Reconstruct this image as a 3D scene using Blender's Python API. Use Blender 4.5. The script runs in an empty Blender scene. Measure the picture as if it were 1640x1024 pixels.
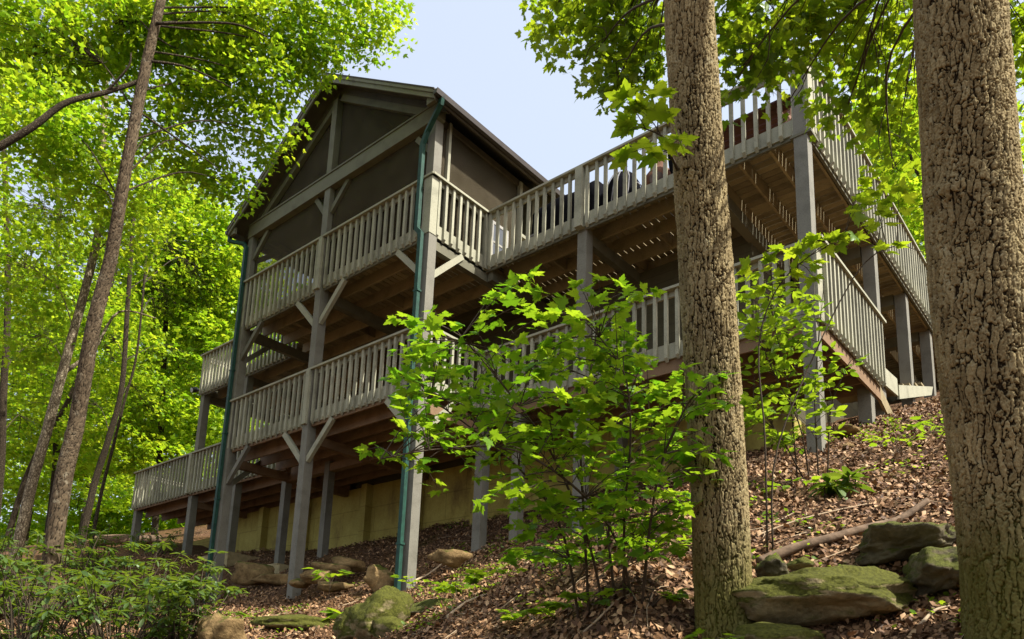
import bpy, bmesh, math, random
import numpy as np
from mathutils import Vector, Matrix, noise as mnoise

random.seed(7); RS = np.random.RandomState(11)
S = bpy.context.scene
COL = S.collection
R = math.radians

# ------------------------------------------------------------------ camera, sky, sun, exposure
CAM = np.array([15.531, -8.259, -7.920])
YAW, PITCH, ROLL = -0.7066, 0.2033, 0.0353
F_PX, CX, CY = 1228.8, 827.08, 855.6            # measured on the 1640 px wide photograph
cyw, syw = math.cos(YAW), math.sin(YAW)
FWD = np.array([syw*math.cos(PITCH), cyw*math.cos(PITCH), math.sin(PITCH)])
r0 = np.array([cyw, -syw, 0.0]); u0 = np.cross(r0, FWD)
RT = math.cos(ROLL)*r0 + math.sin(ROLL)*u0
UP = -math.sin(ROLL)*r0 + math.cos(ROLL)*u0
cam_d = bpy.data.cameras.new('camera'); cam = bpy.data.objects.new('camera', cam_d); COL.objects.link(cam)
cam.matrix_world = Matrix(((RT[0], UP[0], -FWD[0], CAM[0]), (RT[1], UP[1], -FWD[1], CAM[1]), (RT[2], UP[2], -FWD[2], CAM[2]), (0, 0, 0, 1)))
cam_d.sensor_fit = 'HORIZONTAL'; cam_d.sensor_width = 36.0
cam_d.lens = F_PX/1640*36
cam_d.shift_x = (820-CX)/1640; cam_d.shift_y = (CY-512)/1640
cam_d.clip_start = 0.05; cam_d.clip_end = 2000
S.camera = cam
SUN_EL, SUN_DIR = R(51), np.array([0.985, 0.17])     # direction towards the sun in plan
W_ = bpy.data.worlds.new('World'); S.world = W_; W_.use_nodes = True
nt = W_.node_tree; bg = nt.nodes['Background']
sky = nt.nodes.new('ShaderNodeTexSky'); sky.sky_type = 'NISHITA'; sky.sun_disc = False
sky.sun_elevation = SUN_EL; sky.sun_rotation = math.atan2(SUN_DIR[0], SUN_DIR[1])
sky.air_density = 1.0; sky.dust_density = 6.5; sky.ozone_density = 1.0
hz = nt.nodes.new('ShaderNodeMix'); hz.data_type = 'RGBA'; hz.inputs[0].default_value = .6; hz.inputs[7].default_value = (3.0, 3.3, 3.75, 1)   # thin summer haze over the blue
nt.links.new(sky.outputs[0], hz.inputs[6]); nt.links.new(hz.outputs[2], bg.inputs[0]); bg.inputs[1].default_value = 0.14
sl = bpy.data.lights.new('sun', 'SUN'); sl.energy = 4.3; sl.angle = R(0.5); sl.color = (1.0, 0.96, 0.88)
so = bpy.data.objects.new('sun', sl); COL.objects.link(so)
sdir = Vector((SUN_DIR[0]*math.cos(SUN_EL), SUN_DIR[1]*math.cos(SUN_EL), math.sin(SUN_EL)))
so.rotation_euler = (-sdir).to_track_quat('-Z', 'Y').to_euler()
S.view_settings.view_transform = 'Standard'; S.view_settings.look = 'None'
S.view_settings.exposure = 1.18; S.view_settings.gamma = 1
S.cycles.max_bounces = 8; S.cycles.diffuse_bounces = 5; S.cycles.transmission_bounces = 6; S.cycles.transparent_max_bounces = 12
S.cycles.use_denoising = True

def at(u, v, D):
    "world point at depth D metres seen at photo pixel u,v (used to measure real positions)"
    return CAM + D*(FWD + (u-CX)/F_PX*RT - (v-CY)/F_PX*UP)

# ------------------------------------------------------------------ helpers
def tag(o, label=None, cat=None, group=None, kind=None):
    if label: o['label'] = label
    if cat: o['category'] = cat
    if group: o['group'] = group
    if kind: o['kind'] = kind
    return o
def thing(name, label, cat, loc=(0, 0, 0), group=None):
    o = bpy.data.objects.new(name, None); COL.objects.link(o); o.location = Vector([float(c) for c in loc])
    o.empty_display_size = .2
    return tag(o, label, cat, group)
def wloc(o):
    v = np.zeros(3)
    while o is not None:
        v = v + np.array(o.location); o = o.parent
    return v
def mesh_obj(name, verts, loops, counts, mat, parent=None, smooth=False, loc=None):
    "verts (n,3) world; loops flat index array; counts verts per face"
    me = bpy.data.meshes.new(name)
    verts = np.asarray(verts, dtype=np.float32).reshape(-1, 3)
    base = wloc(parent) if parent is not None else (np.array(loc, dtype=float) if loc is not None else np.zeros(3))
    verts = verts - base.astype(np.float32)
    loops = np.asarray(loops, dtype=np.int32); counts = np.asarray(counts, dtype=np.int32)
    me.vertices.add(len(verts)); me.vertices.foreach_set('co', verts.ravel())
    me.loops.add(len(loops)); me.loops.foreach_set('vertex_index', loops)
    me.polygons.add(len(counts))
    starts = np.concatenate([[0], np.cumsum(counts)[:-1]]).astype(np.int32)
    me.polygons.foreach_set('loop_start', starts); me.polygons.foreach_set('loop_total', counts)
    me.polygons.foreach_set('use_smooth', np.full(len(counts), bool(smooth)))
    me.update(calc_edges=True); me.validate()
    if mat: me.materials.append(mat)
    o = bpy.data.objects.new(name, me); COL.objects.link(o)
    if parent is not None: o.parent = parent
    elif loc is not None: o.location = Vector([float(c) for c in loc])
    return o
class MB:
    def __init__(s): s.v = []; s.f = []
    def add(s, vs, fs):
        n = len(s.v); s.v += [tuple(float(c) for c in p) for p in vs]; s.f += [tuple(i+n for i in f) for f in fs]; return s
    def box(s, x0, x1, y0, y1, z0, z1):
        vs = [(x0, y0, z0), (x1, y0, z0), (x1, y1, z0), (x0, y1, z0), (x0, y0, z1), (x1, y0, z1), (x1, y1, z1), (x0, y1, z1)]
        return s.add(vs, [(0, 3, 2, 1), (4, 5, 6, 7), (0, 1, 5, 4), (1, 2, 6, 5), (2, 3, 7, 6), (3, 0, 4, 7)])
    def beam(s, p, q, w, h, up=(0, 0, 1)):
        "bar from p to q; w across, h along up"
        p = np.array(p, float); q = np.array(q, float); d = (q-p)/np.linalg.norm(q-p)
        a = np.cross(d, up); a /= np.linalg.norm(a); b = np.cross(a, d)
        c = [(-1, -1), (1, -1), (1, 1), (-1, 1)]
        vs = [p+a*w/2*i+b*h/2*j for i, j in c]+[q+a*w/2*i+b*h/2*j for i, j in c]
        return s.add(vs, [(0, 1, 2, 3), (7, 6, 5, 4), (0, 4, 5, 1), (1, 5, 6, 2), (2, 6, 7, 3), (3, 7, 4, 0)])
    def tube(s, path, rad, n=8, caps=True):
        path = [np.array(p, float) for p in path]; m = len(path)
        if np.isscalar(rad): rad = [rad]*m
        t0 = path[1]-path[0]; ref = np.array([0, 0, 1.0]) if abs(t0[2]) < .9*np.linalg.norm(t0) else np.array([1.0, 0, 0])
        rings = []
        for i, p in enumerate(path):
            t = path[min(i+1, m-1)]-path[max(i-1, 0)]; t = t/(np.linalg.norm(t)+1e-9)
            a = np.cross(t, ref); a /= np.linalg.norm(a)+1e-9; b = np.cross(t, a)
            rings.append([p+rad[i]*(math.cos(k*2*math.pi/n)*a+math.sin(k*2*math.pi/n)*b) for k in range(n)])
        vs = [v for r_ in rings for v in r_]
        fs = [(i*n+k, i*n+(k+1) % n, (i+1)*n+(k+1) % n, (i+1)*n+k) for i in range(m-1) for k in range(n)]
        if caps: fs += [tuple(range(n))[::-1], tuple((m-1)*n+k for k in range(n))]
        return s.add(vs, fs)
    def prism(s, pts, d):
        "closed outline pts (3D, planar) extruded by vector d"
        n = len(pts); d = np.array(d, float); a = [np.array(p, float) for p in pts]
        vs = a+[p+d for p in a]
        return s.add(vs, [tuple(range(n))[::-1], tuple(range(n, 2*n))]+[(i, (i+1) % n, (i+1) % n+n, i+n) for i in range(n)])
    def build(s, name, mat, parent=None, smooth=False, loc=None):
        lo = [i for f in s.f for i in f]; ct = [len(f) for f in s.f]
        return mesh_obj(name, s.v, lo, ct, mat, parent, smooth, loc)

def mat(name):
    m = bpy.data.materials.new(name); m.use_nodes = True
    n = m.node_tree; n.nodes.clear(); out = n.nodes.new('ShaderNodeOutputMaterial')
    return m, n, out
def N(n, t, **k):
    o = n.nodes.new(t)
    for a, b in k.items():
        if a.startswith('i_'): o.inputs[a[2:].replace('_', ' ')].default_value = b
        else: setattr(o, a, b)
    return o
def ramp(n, stops, src=None, interp='LINEAR'):
    r_ = n.nodes.new('ShaderNodeValToRGB'); cr = r_.color_ramp; cr.interpolation = interp
    while len(cr.elements) < len(stops): cr.elements.new(.5)
    for e, (p, c) in zip(cr.elements, stops): e.position = p; e.color = (*c, 1) if len(c) == 3 else c
    if src is not None: n.links.new(src, r_.inputs[0])
    return r_
def coords(n, scale=(1, 1, 1)):
    tc = N(n, 'ShaderNodeNewGeometry'); mp = N(n, 'ShaderNodeMapping'); mp.inputs['Scale'].default_value = scale
    n.links.new(tc.outputs['Position'], mp.inputs[0]); return mp.outputs[0]
def noise(n, vec, scale, detail=4, rough=.6):
    o = N(n, 'ShaderNodeTexNoise'); o.inputs['Scale'].default_value = scale; o.inputs['Detail'].default_value = detail; o.inputs['Roughness'].default_value = rough
    n.links.new(vec, o.inputs['Vector']); return o.outputs['Fac']
def mixc(n, fac, a, b, mode='MIX'):
    m = N(n, 'ShaderNodeMix', data_type='RGBA', blend_type=mode)
    for s, v in ((0, fac), (6, a), (7, b)):
        if hasattr(v, 'default_value') or hasattr(v, 'is_output'): n.links.new(v, m.inputs[s])
        else: m.inputs[s].default_value = (*v, 1) if isinstance(v, tuple) and len(v) == 3 else v
    return m.outputs[2]
def bump(n, h, strength=.4, dist=.01):
    b = N(n, 'ShaderNodeBump'); b.inputs['Strength'].default_value = strength; b.inputs['Distance'].default_value = dist
    n.links.new(h, b.inputs['Height']); return b.outputs[0]
def principled(n, out, col, rough=.7, nrm=None, spec=.3, metal=0):
    p = N(n, 'ShaderNodeBsdfPrincipled'); p.inputs['Roughness'].default_value = rough; p.inputs['Metallic'].default_value = metal
    p.inputs['Specular IOR Level'].default_value = spec
    if isinstance(col, tuple): p.inputs['Base Color'].default_value = (*col, 1)
    else: n.links.new(col, p.inputs['Base Color'])
    if nrm is not None: n.links.new(nrm, p.inputs['Normal'])
    n.links.new(p.outputs[0], out.inputs[0]); return p
def island(n):
    return N(n, 'ShaderNodeNewGeometry').outputs['Random Per Island']

def wood(name, base, dark, stain=.25, rough=.75, island_var=.12):
    m, n, out = mat(name)
    c = coords(n)
    a = noise(n, c, 3.0, 5); g = noise(n, coords(n, (9, 9, 9)), 9.0, 4)
    col = ramp(n, [(.28, dark), (.5, base), (.8, tuple(min(1, x*1.12) for x in base))], a).outputs[0]
    v = N(n, 'ShaderNodeMath', operation='MULTIPLY_ADD'); n.links.new(island(n), v.inputs[0]); v.inputs[1].default_value = 2*island_var; v.inputs[2].default_value = 1-island_var
    h = N(n, 'ShaderNodeHueSaturation'); n.links.new(col, h.inputs['Color']); n.links.new(v.outputs[0], h.inputs['Value'])
    speck = ramp(n, [(.35, tuple(x*.6 for x in base)), (.48, (1, 1, 1))], g).outputs[0]
    c2 = mixc(n, stain, h.outputs[0], speck, 'MULTIPLY')
    principled(n, out, c2, rough, bump(n, g, .25, .004))
    return m
M = {}
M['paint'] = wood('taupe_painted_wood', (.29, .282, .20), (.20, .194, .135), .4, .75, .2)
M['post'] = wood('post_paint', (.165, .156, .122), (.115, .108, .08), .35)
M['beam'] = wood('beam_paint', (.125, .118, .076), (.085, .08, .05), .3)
M['deckwood'] = wood('deck_underside_wood', (.25, .20, .105), (.155, .122, .06), .4, .75, .28)
M['redwood'] = wood('unpainted_red_lumber', (.19, .118, .062), (.115, .068, .034), .4, .75, .22)
M['soffit'] = wood('brown_soffit', (.065, .052, .032), (.045, .035, .02), .3)
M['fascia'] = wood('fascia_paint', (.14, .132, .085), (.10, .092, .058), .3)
M['table'] = wood('red_stained_wood', (.085, .032, .022), (.05, .018, .012), .3)
M['tablebatten'] = wood('weathered_red_batten', (.22, .12, .085), (.14, .075, .05), .3)
def siding(name, base, pitch):
    m, n, out = mat(name)
    sx = N(n, 'ShaderNodeSeparateXYZ'); n.links.new(coords(n), sx.inputs[0])
    f = N(n, 'ShaderNodeMath', operation='FRACT'); d = N(n, 'ShaderNodeMath', operation='DIVIDE'); d.inputs[1].default_value = pitch
    n.links.new(sx.outputs[2], d.inputs[0]); n.links.new(d.outputs[0], f.inputs[0])
    a = noise(n, coords(n), 4.0, 5)
    col = ramp(n, [(.3, tuple(x*.75 for x in base)), (.7, base)], a).outputs[0]
    g = ramp(n, [(0, (.35, .35, .35)), (.07, (1, 1, 1))], f.outputs[0]).outputs[0]
    principled(n, out, mixc(n, 1.0, col, g, 'MULTIPLY'), .8, bump(n, f.outputs[0], .6, .02))
    return m
M['siding'] = siding('olive_lap_siding', (.085, .075, .038), .18)
def foundation():
    m, n, out = mat('stained_block_wall')
    br = N(n, 'ShaderNodeTexBrick'); br.inputs['Scale'].default_value = 1.0; br.inputs['Mortar Size'].default_value = .014
    br.inputs['Brick Width'].default_value = 1.22; br.inputs['Row Height'].default_value = .61
    br.inputs['Color1'].default_value = (.5, .5, .5, 1); br.inputs['Color2'].default_value = (.54, .54, .54, 1); br.inputs['Mortar'].default_value = (.36, .36, .36, 1)
    sx = N(n, 'ShaderNodeSeparateXYZ'); n.links.new(coords(n), sx.inputs[0]); cb = N(n, 'ShaderNodeCombineXYZ')
    n.links.new(sx.outputs[0], cb.inputs[0]); n.links.new(sx.outputs[2], cb.inputs[1]); n.links.new(cb.outputs[0], br.inputs['Vector'])
    st = noise(n, coords(n, (1.0, 1.0, .6)), 1.7, 6)
    col = ramp(n, [(.3, (.20, .145, .045)), (.45, (.36, .30, .075)), (.6, (.43, .37, .10)), (.78, (.45, .38, .15))], st).outputs[0]
    fi = noise(n, coords(n), 30, 4)
    c = mixc(n, .75, col, br.outputs[0], 'OVERLAY')
    c = mixc(n, .3, c, ramp(n, [(.3, (.4, .4, .4)), (.6, (1, 1, 1))], fi).outputs[0], 'MULTIPLY')
    principled(n, out, c, .9, bump(n, fi, .4, .01)); return m
M['foundation'] = foundation()
def simple(name, c, rough=.6, metal=0, var=.25, scale=8, spec=.3, bs=.2):
    m, n, out = mat(name); a = noise(n, coords(n), scale, 5)
    col = ramp(n, [(.3, tuple(x*(1-var) for x in c)), (.7, tuple(min(1, x*(1+var*.5)) for x in c))], a).outputs[0]
    principled(n, out, col, rough, bump(n, a, bs, .01), spec, metal); return m
M['green'] = simple('green_painted_downspout', (.012, .056, .037), .6, 0, .45, 9, .3)
M['gutter'] = simple('brown_gutter', (.045, .035, .028), .5, 0, .3, 5, .4)
M['shingle'] = simple('dark_shingles', (.075, .062, .052), .9, 0, .5, 25)
M['cover'] = simple('black_vinyl_cover', (.010, .010, .012), 1.0, 0, .3, 12, .0, .6)
M['cord'] = simple('white_cord', (.22, .22, .23), .8)
M['clay'] = simple('terracotta', (.13, .058, .03), .9, 0, .35, 10)
M['claydark'] = simple('sooty_clay', (.07, .05, .045), .9, 0, .35, 10)
M['black'] = simple('black_metal', (.012, .012, .012), .45)
M['lens'] = simple('lamp_glass', (.45, .45, .42), .2)
M['concrete'] = simple('stained_concrete', (.36, .29, .15), .9, 0, .35, 7)
M['doorframe'] = simple('white_door_paint', (.30, .29, .26), .6)
def glass():
    m, n, out = mat('window_glass'); principled(n, out, (.05, .055, .06), .06, None, .8); return m
M['glass'] = glass()
def screen():
    m, n, out = mat('insect_screen')
    a = noise(n, coords(n), 2.5, 5); 
    col = ramp(n, [(.3, (.058, .048, .030)), (.7, (.092, .077, .052))], a).outputs[0]
    d = N(n, 'ShaderNodeBsdfDiffuse'); n.links.new(col, d.inputs[0]); t = N(n, 'ShaderNodeBsdfTransparent')
    mx = N(n, 'ShaderNodeMixShader'); mx.inputs[0].default_value = .5
    n.links.new(d.outputs[0], mx.inputs[1]); n.links.new(t.outputs[0], mx.inputs[2]); n.links.new(mx.outputs[0], out.inputs[0]); return m
M['screen'] = screen()
def leafmat(name, c0, c1, c2, tr0, tr1, tfac=.5, gloss=.06, rough=.35):
    m, n, out = mat(name); i = island(n)
    big = noise(n, coords(n), .9, 3)
    ad = N(n, 'ShaderNodeMath', operation='MULTIPLY_ADD'); n.links.new(i, ad.inputs[0]); ad.inputs[1].default_value = .6; 
    sub = N(n, 'ShaderNodeMath', operation='MULTIPLY_ADD'); n.links.new(big, sub.inputs[0]); sub.inputs[1].default_value = 1.0; sub.inputs[2].default_value = -.3
    n.links.new(sub.outputs[0], ad.inputs[2])
    d = N(n, 'ShaderNodeBsdfDiffuse'); n.links.new(ramp(n, [(.1, c0), (.5, c1), (.95, c2)], ad.outputs[0]).outputs[0], d.inputs[0])
    t = N(n, 'ShaderNodeBsdfTranslucent'); n.links.new(ramp(n, [(.15, tr0), (.85, tr1)], ad.outputs[0]).outputs[0], t.inputs[0])
    g = N(n, 'ShaderNodeBsdfGlossy'); g.inputs['Roughness'].default_value = rough; g.inputs[0].default_value = (.8, .9, .8, 1)
    m1 = N(n, 'ShaderNodeMixShader'); m1.inputs[0].default_value = tfac; n.links.new(d.outputs[0], m1.inputs[1]); n.links.new(t.outputs[0], m1.inputs[2])
    m2 = N(n, 'ShaderNodeMixShader'); m2.inputs[0].default_value = gloss; n.links.new(m1.outputs[0], m2.inputs[1]); n.links.new(g.outputs[0], m2.inputs[2])
    n.links.new(m2.outputs[0], out.inputs[0]); return m
M['leaf'] = leafmat('maple_leaf', (.055, .12, .006), (.10, .19, .008), (.17, .25, .012), (.22, .36, .010), (.50, .60, .02), .5, .03)
M['leaf_far'] = leafmat('forest_leaf', (.075, .165, .008), (.15, .26, .010), (.27, .34, .016), (.26, .50, .012), (.64, .74, .03), .54, .02)
M['leaf_sapling'] = leafmat('sapling_leaf', (.055, .15, .007), (.10, .22, .009), (.17, .29, .014), (.19, .42, .011), (.46, .62, .022), .46, .035)
M['leaf_rhodo'] = leafmat('rhododendron_leaf', (.022, .048, .008), (.048, .088, .012), (.11, .155, .025), (.12, .22, .01), (.32, .42, .03), .34, .05, .45)
M['leaf_under'] = leafmat('undergrowth_leaf', (.06, .13, .009), (.10, .19, .010), (.15, .25, .014), (.20, .36, .012), (.45, .60, .02), .45, .04)
def bark(name, plate, plate2, crack, sc, stretch, bs=.9, mossy=0.0):
    m, n, out = mat(name)
    tc = N(n, 'ShaderNodeTexCoord')
    def mapped(s):
        mp = N(n, 'ShaderNodeMapping'); mp.inputs['Scale'].default_value = s; n.links.new(tc.outputs['Object'], mp.inputs[0]); return mp.outputs[0]
    base = mapped((sc, sc, sc*stretch))
    wn = N(n, 'ShaderNodeTexNoise'); wn.inputs['Scale'].default_value = 1.3; wn.inputs['Detail'].default_value = 3; n.links.new(base, wn.inputs['Vector'])
    wr = N(n, 'ShaderNodeVectorMath', operation='MULTIPLY_ADD'); n.links.new(wn.outputs['Color'], wr.inputs[0]); wr.inputs[1].default_value = (.8, .8, .8); n.links.new(base, wr.inputs[2])
    def ridge(scl, off):
        mp = N(n, 'ShaderNodeVectorMath', operation='MULTIPLY_ADD'); n.links.new(wr.outputs[0], mp.inputs[0]); mp.inputs[1].default_value = scl; mp.inputs[2].default_value = off
        v_ = N(n, 'ShaderNodeTexVoronoi', feature='DISTANCE_TO_EDGE'); v_.inputs['Scale'].default_value = 1.0; n.links.new(mp.outputs[0], v_.inputs['Vector']); return v_.outputs['Distance']
    d1 = ridge((1, 1, .55), (0, 0, 0)); d2 = ridge((1.7, 1.7, 1.5), (3, 1, 7))
    mn = N(n, 'ShaderNodeMath', operation='MULTIPLY_ADD'); n.links.new(d2, mn.inputs[0]); mn.inputs[1].default_value = .55; mn.inputs[2].default_value = .03
    mi = N(n, 'ShaderNodeMath', operation='MINIMUM'); n.links.new(d1, mi.inputs[0]); n.links.new(mn.outputs[0], mi.inputs[1])
    fine = noise(n, mapped((sc*1.6, sc*1.6, sc*.7)), 2.0, 8, .75)
    big = noise(n, mapped((1.5, 1.5, 1.0)), 1.6, 4)
    pert = N(n, 'ShaderNodeMath', operation='MULTIPLY_ADD'); n.links.new(fine, pert.inputs[0]); pert.inputs[1].default_value = .22; pert.inputs[2].default_value = -.11
    ds = N(n, 'ShaderNodeMath', operation='ADD'); n.links.new(mi.outputs[0], ds.inputs[0]); n.links.new(pert.outputs[0], ds.inputs[1])
    h = ramp(n, [(0, (0, 0, 0)), (.10, (.35, .35, .35)), (.24, (1, 1, 1))], ds.outputs[0]).outputs[0]
    col = ramp(n, [(.3, plate2), (.68, plate)], fine).outputs[0]
    col = mixc(n, .8, col, ramp(n, [(.3, (.62, .6, .58)), (.7, (1.2, 1.2, 1.15))], big).outputs[0], 'MULTIPLY')
    col = mixc(n, ramp(n, [(.02, (.95, .95, .95)), (.15, (0, 0, 0))], ds.outputs[0]).outputs[0], col, crack)
    if mossy:
        sx = N(n, 'ShaderNodeSeparateXYZ'); n.links.new(tc.outputs['Object'], sx.inputs[0])
        lo = ramp(n, [(0, (1, 1, 1)), (mossy, (0, 0, 0))]); dv = N(n, 'ShaderNodeMath', operation='MULTIPLY_ADD'); dv.inputs[1].default_value = 1.0
        n.links.new(sx.outputs[2], dv.inputs[0]); mm = N(n, 'ShaderNodeMath', operation='MULTIPLY'); n.links.new(big, mm.inputs[0]); mm.inputs[1].default_value = -.5
        n.links.new(mm.outputs[0], dv.inputs[2]); n.links.new(dv.outputs[0], lo.inputs[0])
        col = mixc(n, lo.outputs[0], col, mixc(n, .5, col, (.09, .10, .012)))
    hh = N(n, 'ShaderNodeMath', operation='MULTIPLY_ADD'); n.links.new(fine, hh.inputs[0]); hh.inputs[1].default_value = .45; n.links.new(h, hh.inputs[2])
    principled(n, out, col, .9, bump(n, hh.outputs[0], bs, .03), .15); return m
M['bark'] = bark('furrowed_oak_bark', (.48, .385, .215), (.26, .19, .10), (.03, .02, .009), 21, .34, 1.0, .5)
M['bark_thin'] = bark('mottled_bark', (.16, .125, .08), (.07, .053, .034), (.025, .018, .011), 26, .7, .8)
M['bark_pale'] = bark('pale_bark', (.55, .47, .33), (.3, .25, .15), (.07, .05, .03), 16, .6, .6)
M['twig'] = simple('twig_bark', (.06, .042, .025), .9, 0, .4, 20)
M['deadwood'] = simple('dead_wood', (.14, .095, .06), .9, 0, .5, 14, .2, .8)
M['drywood'] = simple('dry_stick', (.36, .27, .17), .9, 0, .4, 14)
def rock(name, c0, c1, moss=(.085, .105, .010), amount=.5):
    m, n, out = mat(name); c = coords(n)
    a = noise(n, c, 3.5, 8, .65); b = noise(n, c, 18, 6, .7); l = noise(n, coords(n, (1, 1, 3)), 5, 4)
    col = ramp(n, [(.3, c0), (.55, c1), (.75, tuple(min(1, x*1.5) for x in c1))], a).outputs[0]
    col = mixc(n, .55, col, ramp(n, [(.3, (.35, .33, .3)), (.6, (1.1, 1.1, 1.1))], b).outputs[0], 'MULTIPLY')
    g = N(n, 'ShaderNodeNewGeometry'); sx = N(n, 'ShaderNodeSeparateXYZ'); n.links.new(g.outputs['Normal'], sx.inputs[0])
    s1 = N(n, 'ShaderNodeMath', operation='MULTIPLY_ADD'); n.links.new(sx.outputs[2], s1.inputs[0]); s1.inputs[1].default_value = .35; s1.inputs[2].default_value = amount-.45
    s2 = N(n, 'ShaderNodeMath', operation='ADD'); n.links.new(s1.outputs[0], s2.inputs[0]); n.links.new(l, s2.inputs[1])
    mf = ramp(n, [(.48, (0, 0, 0)), (.66, (1, 1, 1))], s2.outputs[0]).outputs[0]
    mc = ramp(n, [(.3, tuple(x*.5 for x in moss)), (.7, tuple(x*1.5 for x in moss))], noise(n, c, 45, 5)).outputs[0]
    hh = N(n, 'ShaderNodeMath', operation='ADD'); n.links.new(a, hh.inputs[0]); n.links.new(b, hh.inputs[1])
    principled(n, out, mixc(n, mf, col, mc), .92, bump(n, hh.outputs[0], .8, .03), .15); return m
M['rock'] = rock('mossy_rock', (.10, .085, .045), (.26, .21, .11), (.062, .064, .010), amount=.60)
M['rock_grey'] = rock('lichen_rock', (.04, .035, .022), (.13, .11, .065), moss=(.06, .065, .012), amount=.44)
M['rock_tan'] = rock('tan_rock', (.10, .065, .026), (.24, .16, .07), (.07, .08, .012), amount=.22)
def ground():
    m, n, out = mat('forest_floor'); c = coords(n)
    a = noise(n, c, .55, 4); b = noise(n, c, 7, 6, .7); v = N(n, 'ShaderNodeTexVoronoi'); v.inputs['Scale'].default_value = 22; n.links.new(c, v.inputs['Vector'])
    v2 = N(n, 'ShaderNodeTexVoronoi'); v2.inputs['Scale'].default_value = 41; n.links.new(c, v2.inputs['Vector'])
    lit = ramp(n, [(0, (.03, .016, .009)), (.35, (.08, .042, .022)), (.6, (.12, .066, .036)), (.85, (.18, .11, .065)), (1, (.05, .026, .014))], v.outputs['Color']).outputs[0]
    soil = ramp(n, [(.3, (.055, .03, .014)), (.6, (.12, .066, .028)), (.8, (.20, .12, .05))], b).outputs[0]
    col = mixc(n, ramp(n, [(.40, (0, 0, 0)), (.56, (1, 1, 1))], a).outputs[0], lit, soil)
    ms = noise(n, coords(n), 1.1, 5)
    col = mixc(n, ramp(n, [(.60, (0, 0, 0)), (.72, (.75, .75, .75))], ms).outputs[0], col, (.06, .08, .012))
    hs = N(n, 'ShaderNodeMath', operation='ADD'); n.links.new(v.outputs['Distance'], hs.inputs[0]); n.links.new(b, hs.inputs[1])
    principled(n, out, col, .95, bump(n, hs.outputs[0], .9, .04), .1); return m
M['ground'] = ground()
def litter():
    m, n, out = mat('dead_leaves'); i = island(n)
    col = ramp(n, [(0, (.05, .025, .010)), (.35, (.125, .063, .027)), (.6, (.21, .112, .048)), (.85, (.32, .185, .09)), (1, (.42, .28, .15))], i).outputs[0]
    principled(n, out, col, .7, None, .3); return m
M['litter'] = litter()

# ------------------------------------------------------------------ terrain
CP = [(0.08, 0, -6.27), (2.97, 0, -6.32), (6.14, 0, -6.33), (12.3, 1.47, -4.72), (8.38, 1.47, -5.40), (6.21, 1.47, -5.52), (-4.64, 1.58, -4.65), (-8, 1.58, -4.1), (-2.42, 1.58, -4.85),
      (12.36, 3.7, -3.77), (12.3, 8.5, -1.7), (12.3, 6.5, -2.55), (15.5, 8, -1.6), (16, 4, -3.2),
      (15.5, -8.3, -9.5), (13.5, -9.5, -9.8), (18, -6, -8.2), (10, -8, -9.0), (4, -9, -8.9), (-3, -9, -8.3), (20, 0, -4.5),
      (-4.4, .67, -4.75), (-10.3, .8, -3.95), (-7.5, -2, -4.9), (-14, 6, -2.2), (-10, 10, -.8), (0, 1.55, -5.35), (1.6, 1.55, -5.17), (7.1, 1.5, -5.42), (0, 3.2, -4.6), (2.6, 3.2, -4.47), (4.2, 3.2, -4.37), (-5.3, 3.2, -4.2), (8.5, 3.2, -4.15), (0, 5.2, -3.7), (5, 5.2, -3.5), (0, 10, -1.5), (6, 10, -1.4),
      (-20, 0, -4), (-20, -10, -7), (-22, 14, 1)]
for u, v, D in [(1165, 1018, 5.6), (1575, 1016, 4.6), (1330, 985, 5.45), (1440, 890, 6.0), (1250, 890, 6.4), (1300, 800, 7.6), (1450, 760, 8.3), (1500, 690, 10.2), (985, 938, 6.0), (900, 885, 8.5),
                (800, 950, 8), (620, 1015, 9), (900, 1020, 6), (350, 1015, 10), (150, 1040, 9.5), (50, 965, 12.5), (40, 1040, 9)]:
    CP.append(tuple(at(u, v, D)))
CP = np.array(CP, float)
def _tps(P, lam=.02):
    n = len(P); d = np.linalg.norm(P[:, None, :2]-P[None, :, :2], axis=2); K = np.where(d > 0, d*d*np.log(d+1e-12), 0)+lam*np.eye(n)
    A = np.zeros((n+3, n+3)); A[:n, :n] = K; A[:n, n] = 1; A[:n, n+1:] = P[:, :2]; A[n, :n] = 1; A[n+1:, :n] = P[:, :2].T
    return np.linalg.solve(A, np.concatenate([P[:, 2], np.zeros(3)]))
TW = _tps(CP)
def gz_raw(x, y):
    x = np.asarray(x, float); y = np.asarray(y, float); sh = x.shape; q = np.stack([x.ravel(), y.ravel()], 1)
    d = np.linalg.norm(q[:, None, :]-CP[None, :, :2], axis=2)
    z = (np.where(d > 0, d*d*np.log(d+1e-12), 0)@TW[:len(CP)])+TW[-3]+q@TW[-2:]
    return z.reshape(sh)
def gz(x, y):
    x = np.asarray(x, float); y = np.asarray(y, float); cx_, cy_, Rm = 3.0, 1.0, 19.0
    dx, dy = x-cx_, y-cy_; r_ = np.sqrt(dx*dx+dy*dy)+1e-9; k = np.minimum(1, Rm/r_)
    z = gz_raw(cx_+dx*k, cy_+dy*k)
    ex = np.maximum(0, r_-Rm)
    slope = np.clip(.30*dy/r_-.12*dx/r_, -.25, .30)
    z = z+slope*22*(1-np.exp(-ex/22))
    z = z+.035*np.sin(2.3*x+1.1*y)*np.cos(1.7*y-.6*x)+.02*np.sin(5.1*x-3.3*y)*np.sin(4.7*y+1.9*x)
    return z
def g1(x, y): return float(gz(np.array([x]), np.array([y]))[0])
def gnd(u, v, D):
    p = at(u, v, D); return np.array([p[0], p[1], g1(p[0], p[1])])
def axis_pts(c):
    near = np.arange(-16, 16.01, .16); far = 16+np.cumsum(np.geomspace(.25, 26, 34))
    return np.concatenate([-far[::-1], near, far])+c
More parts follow.
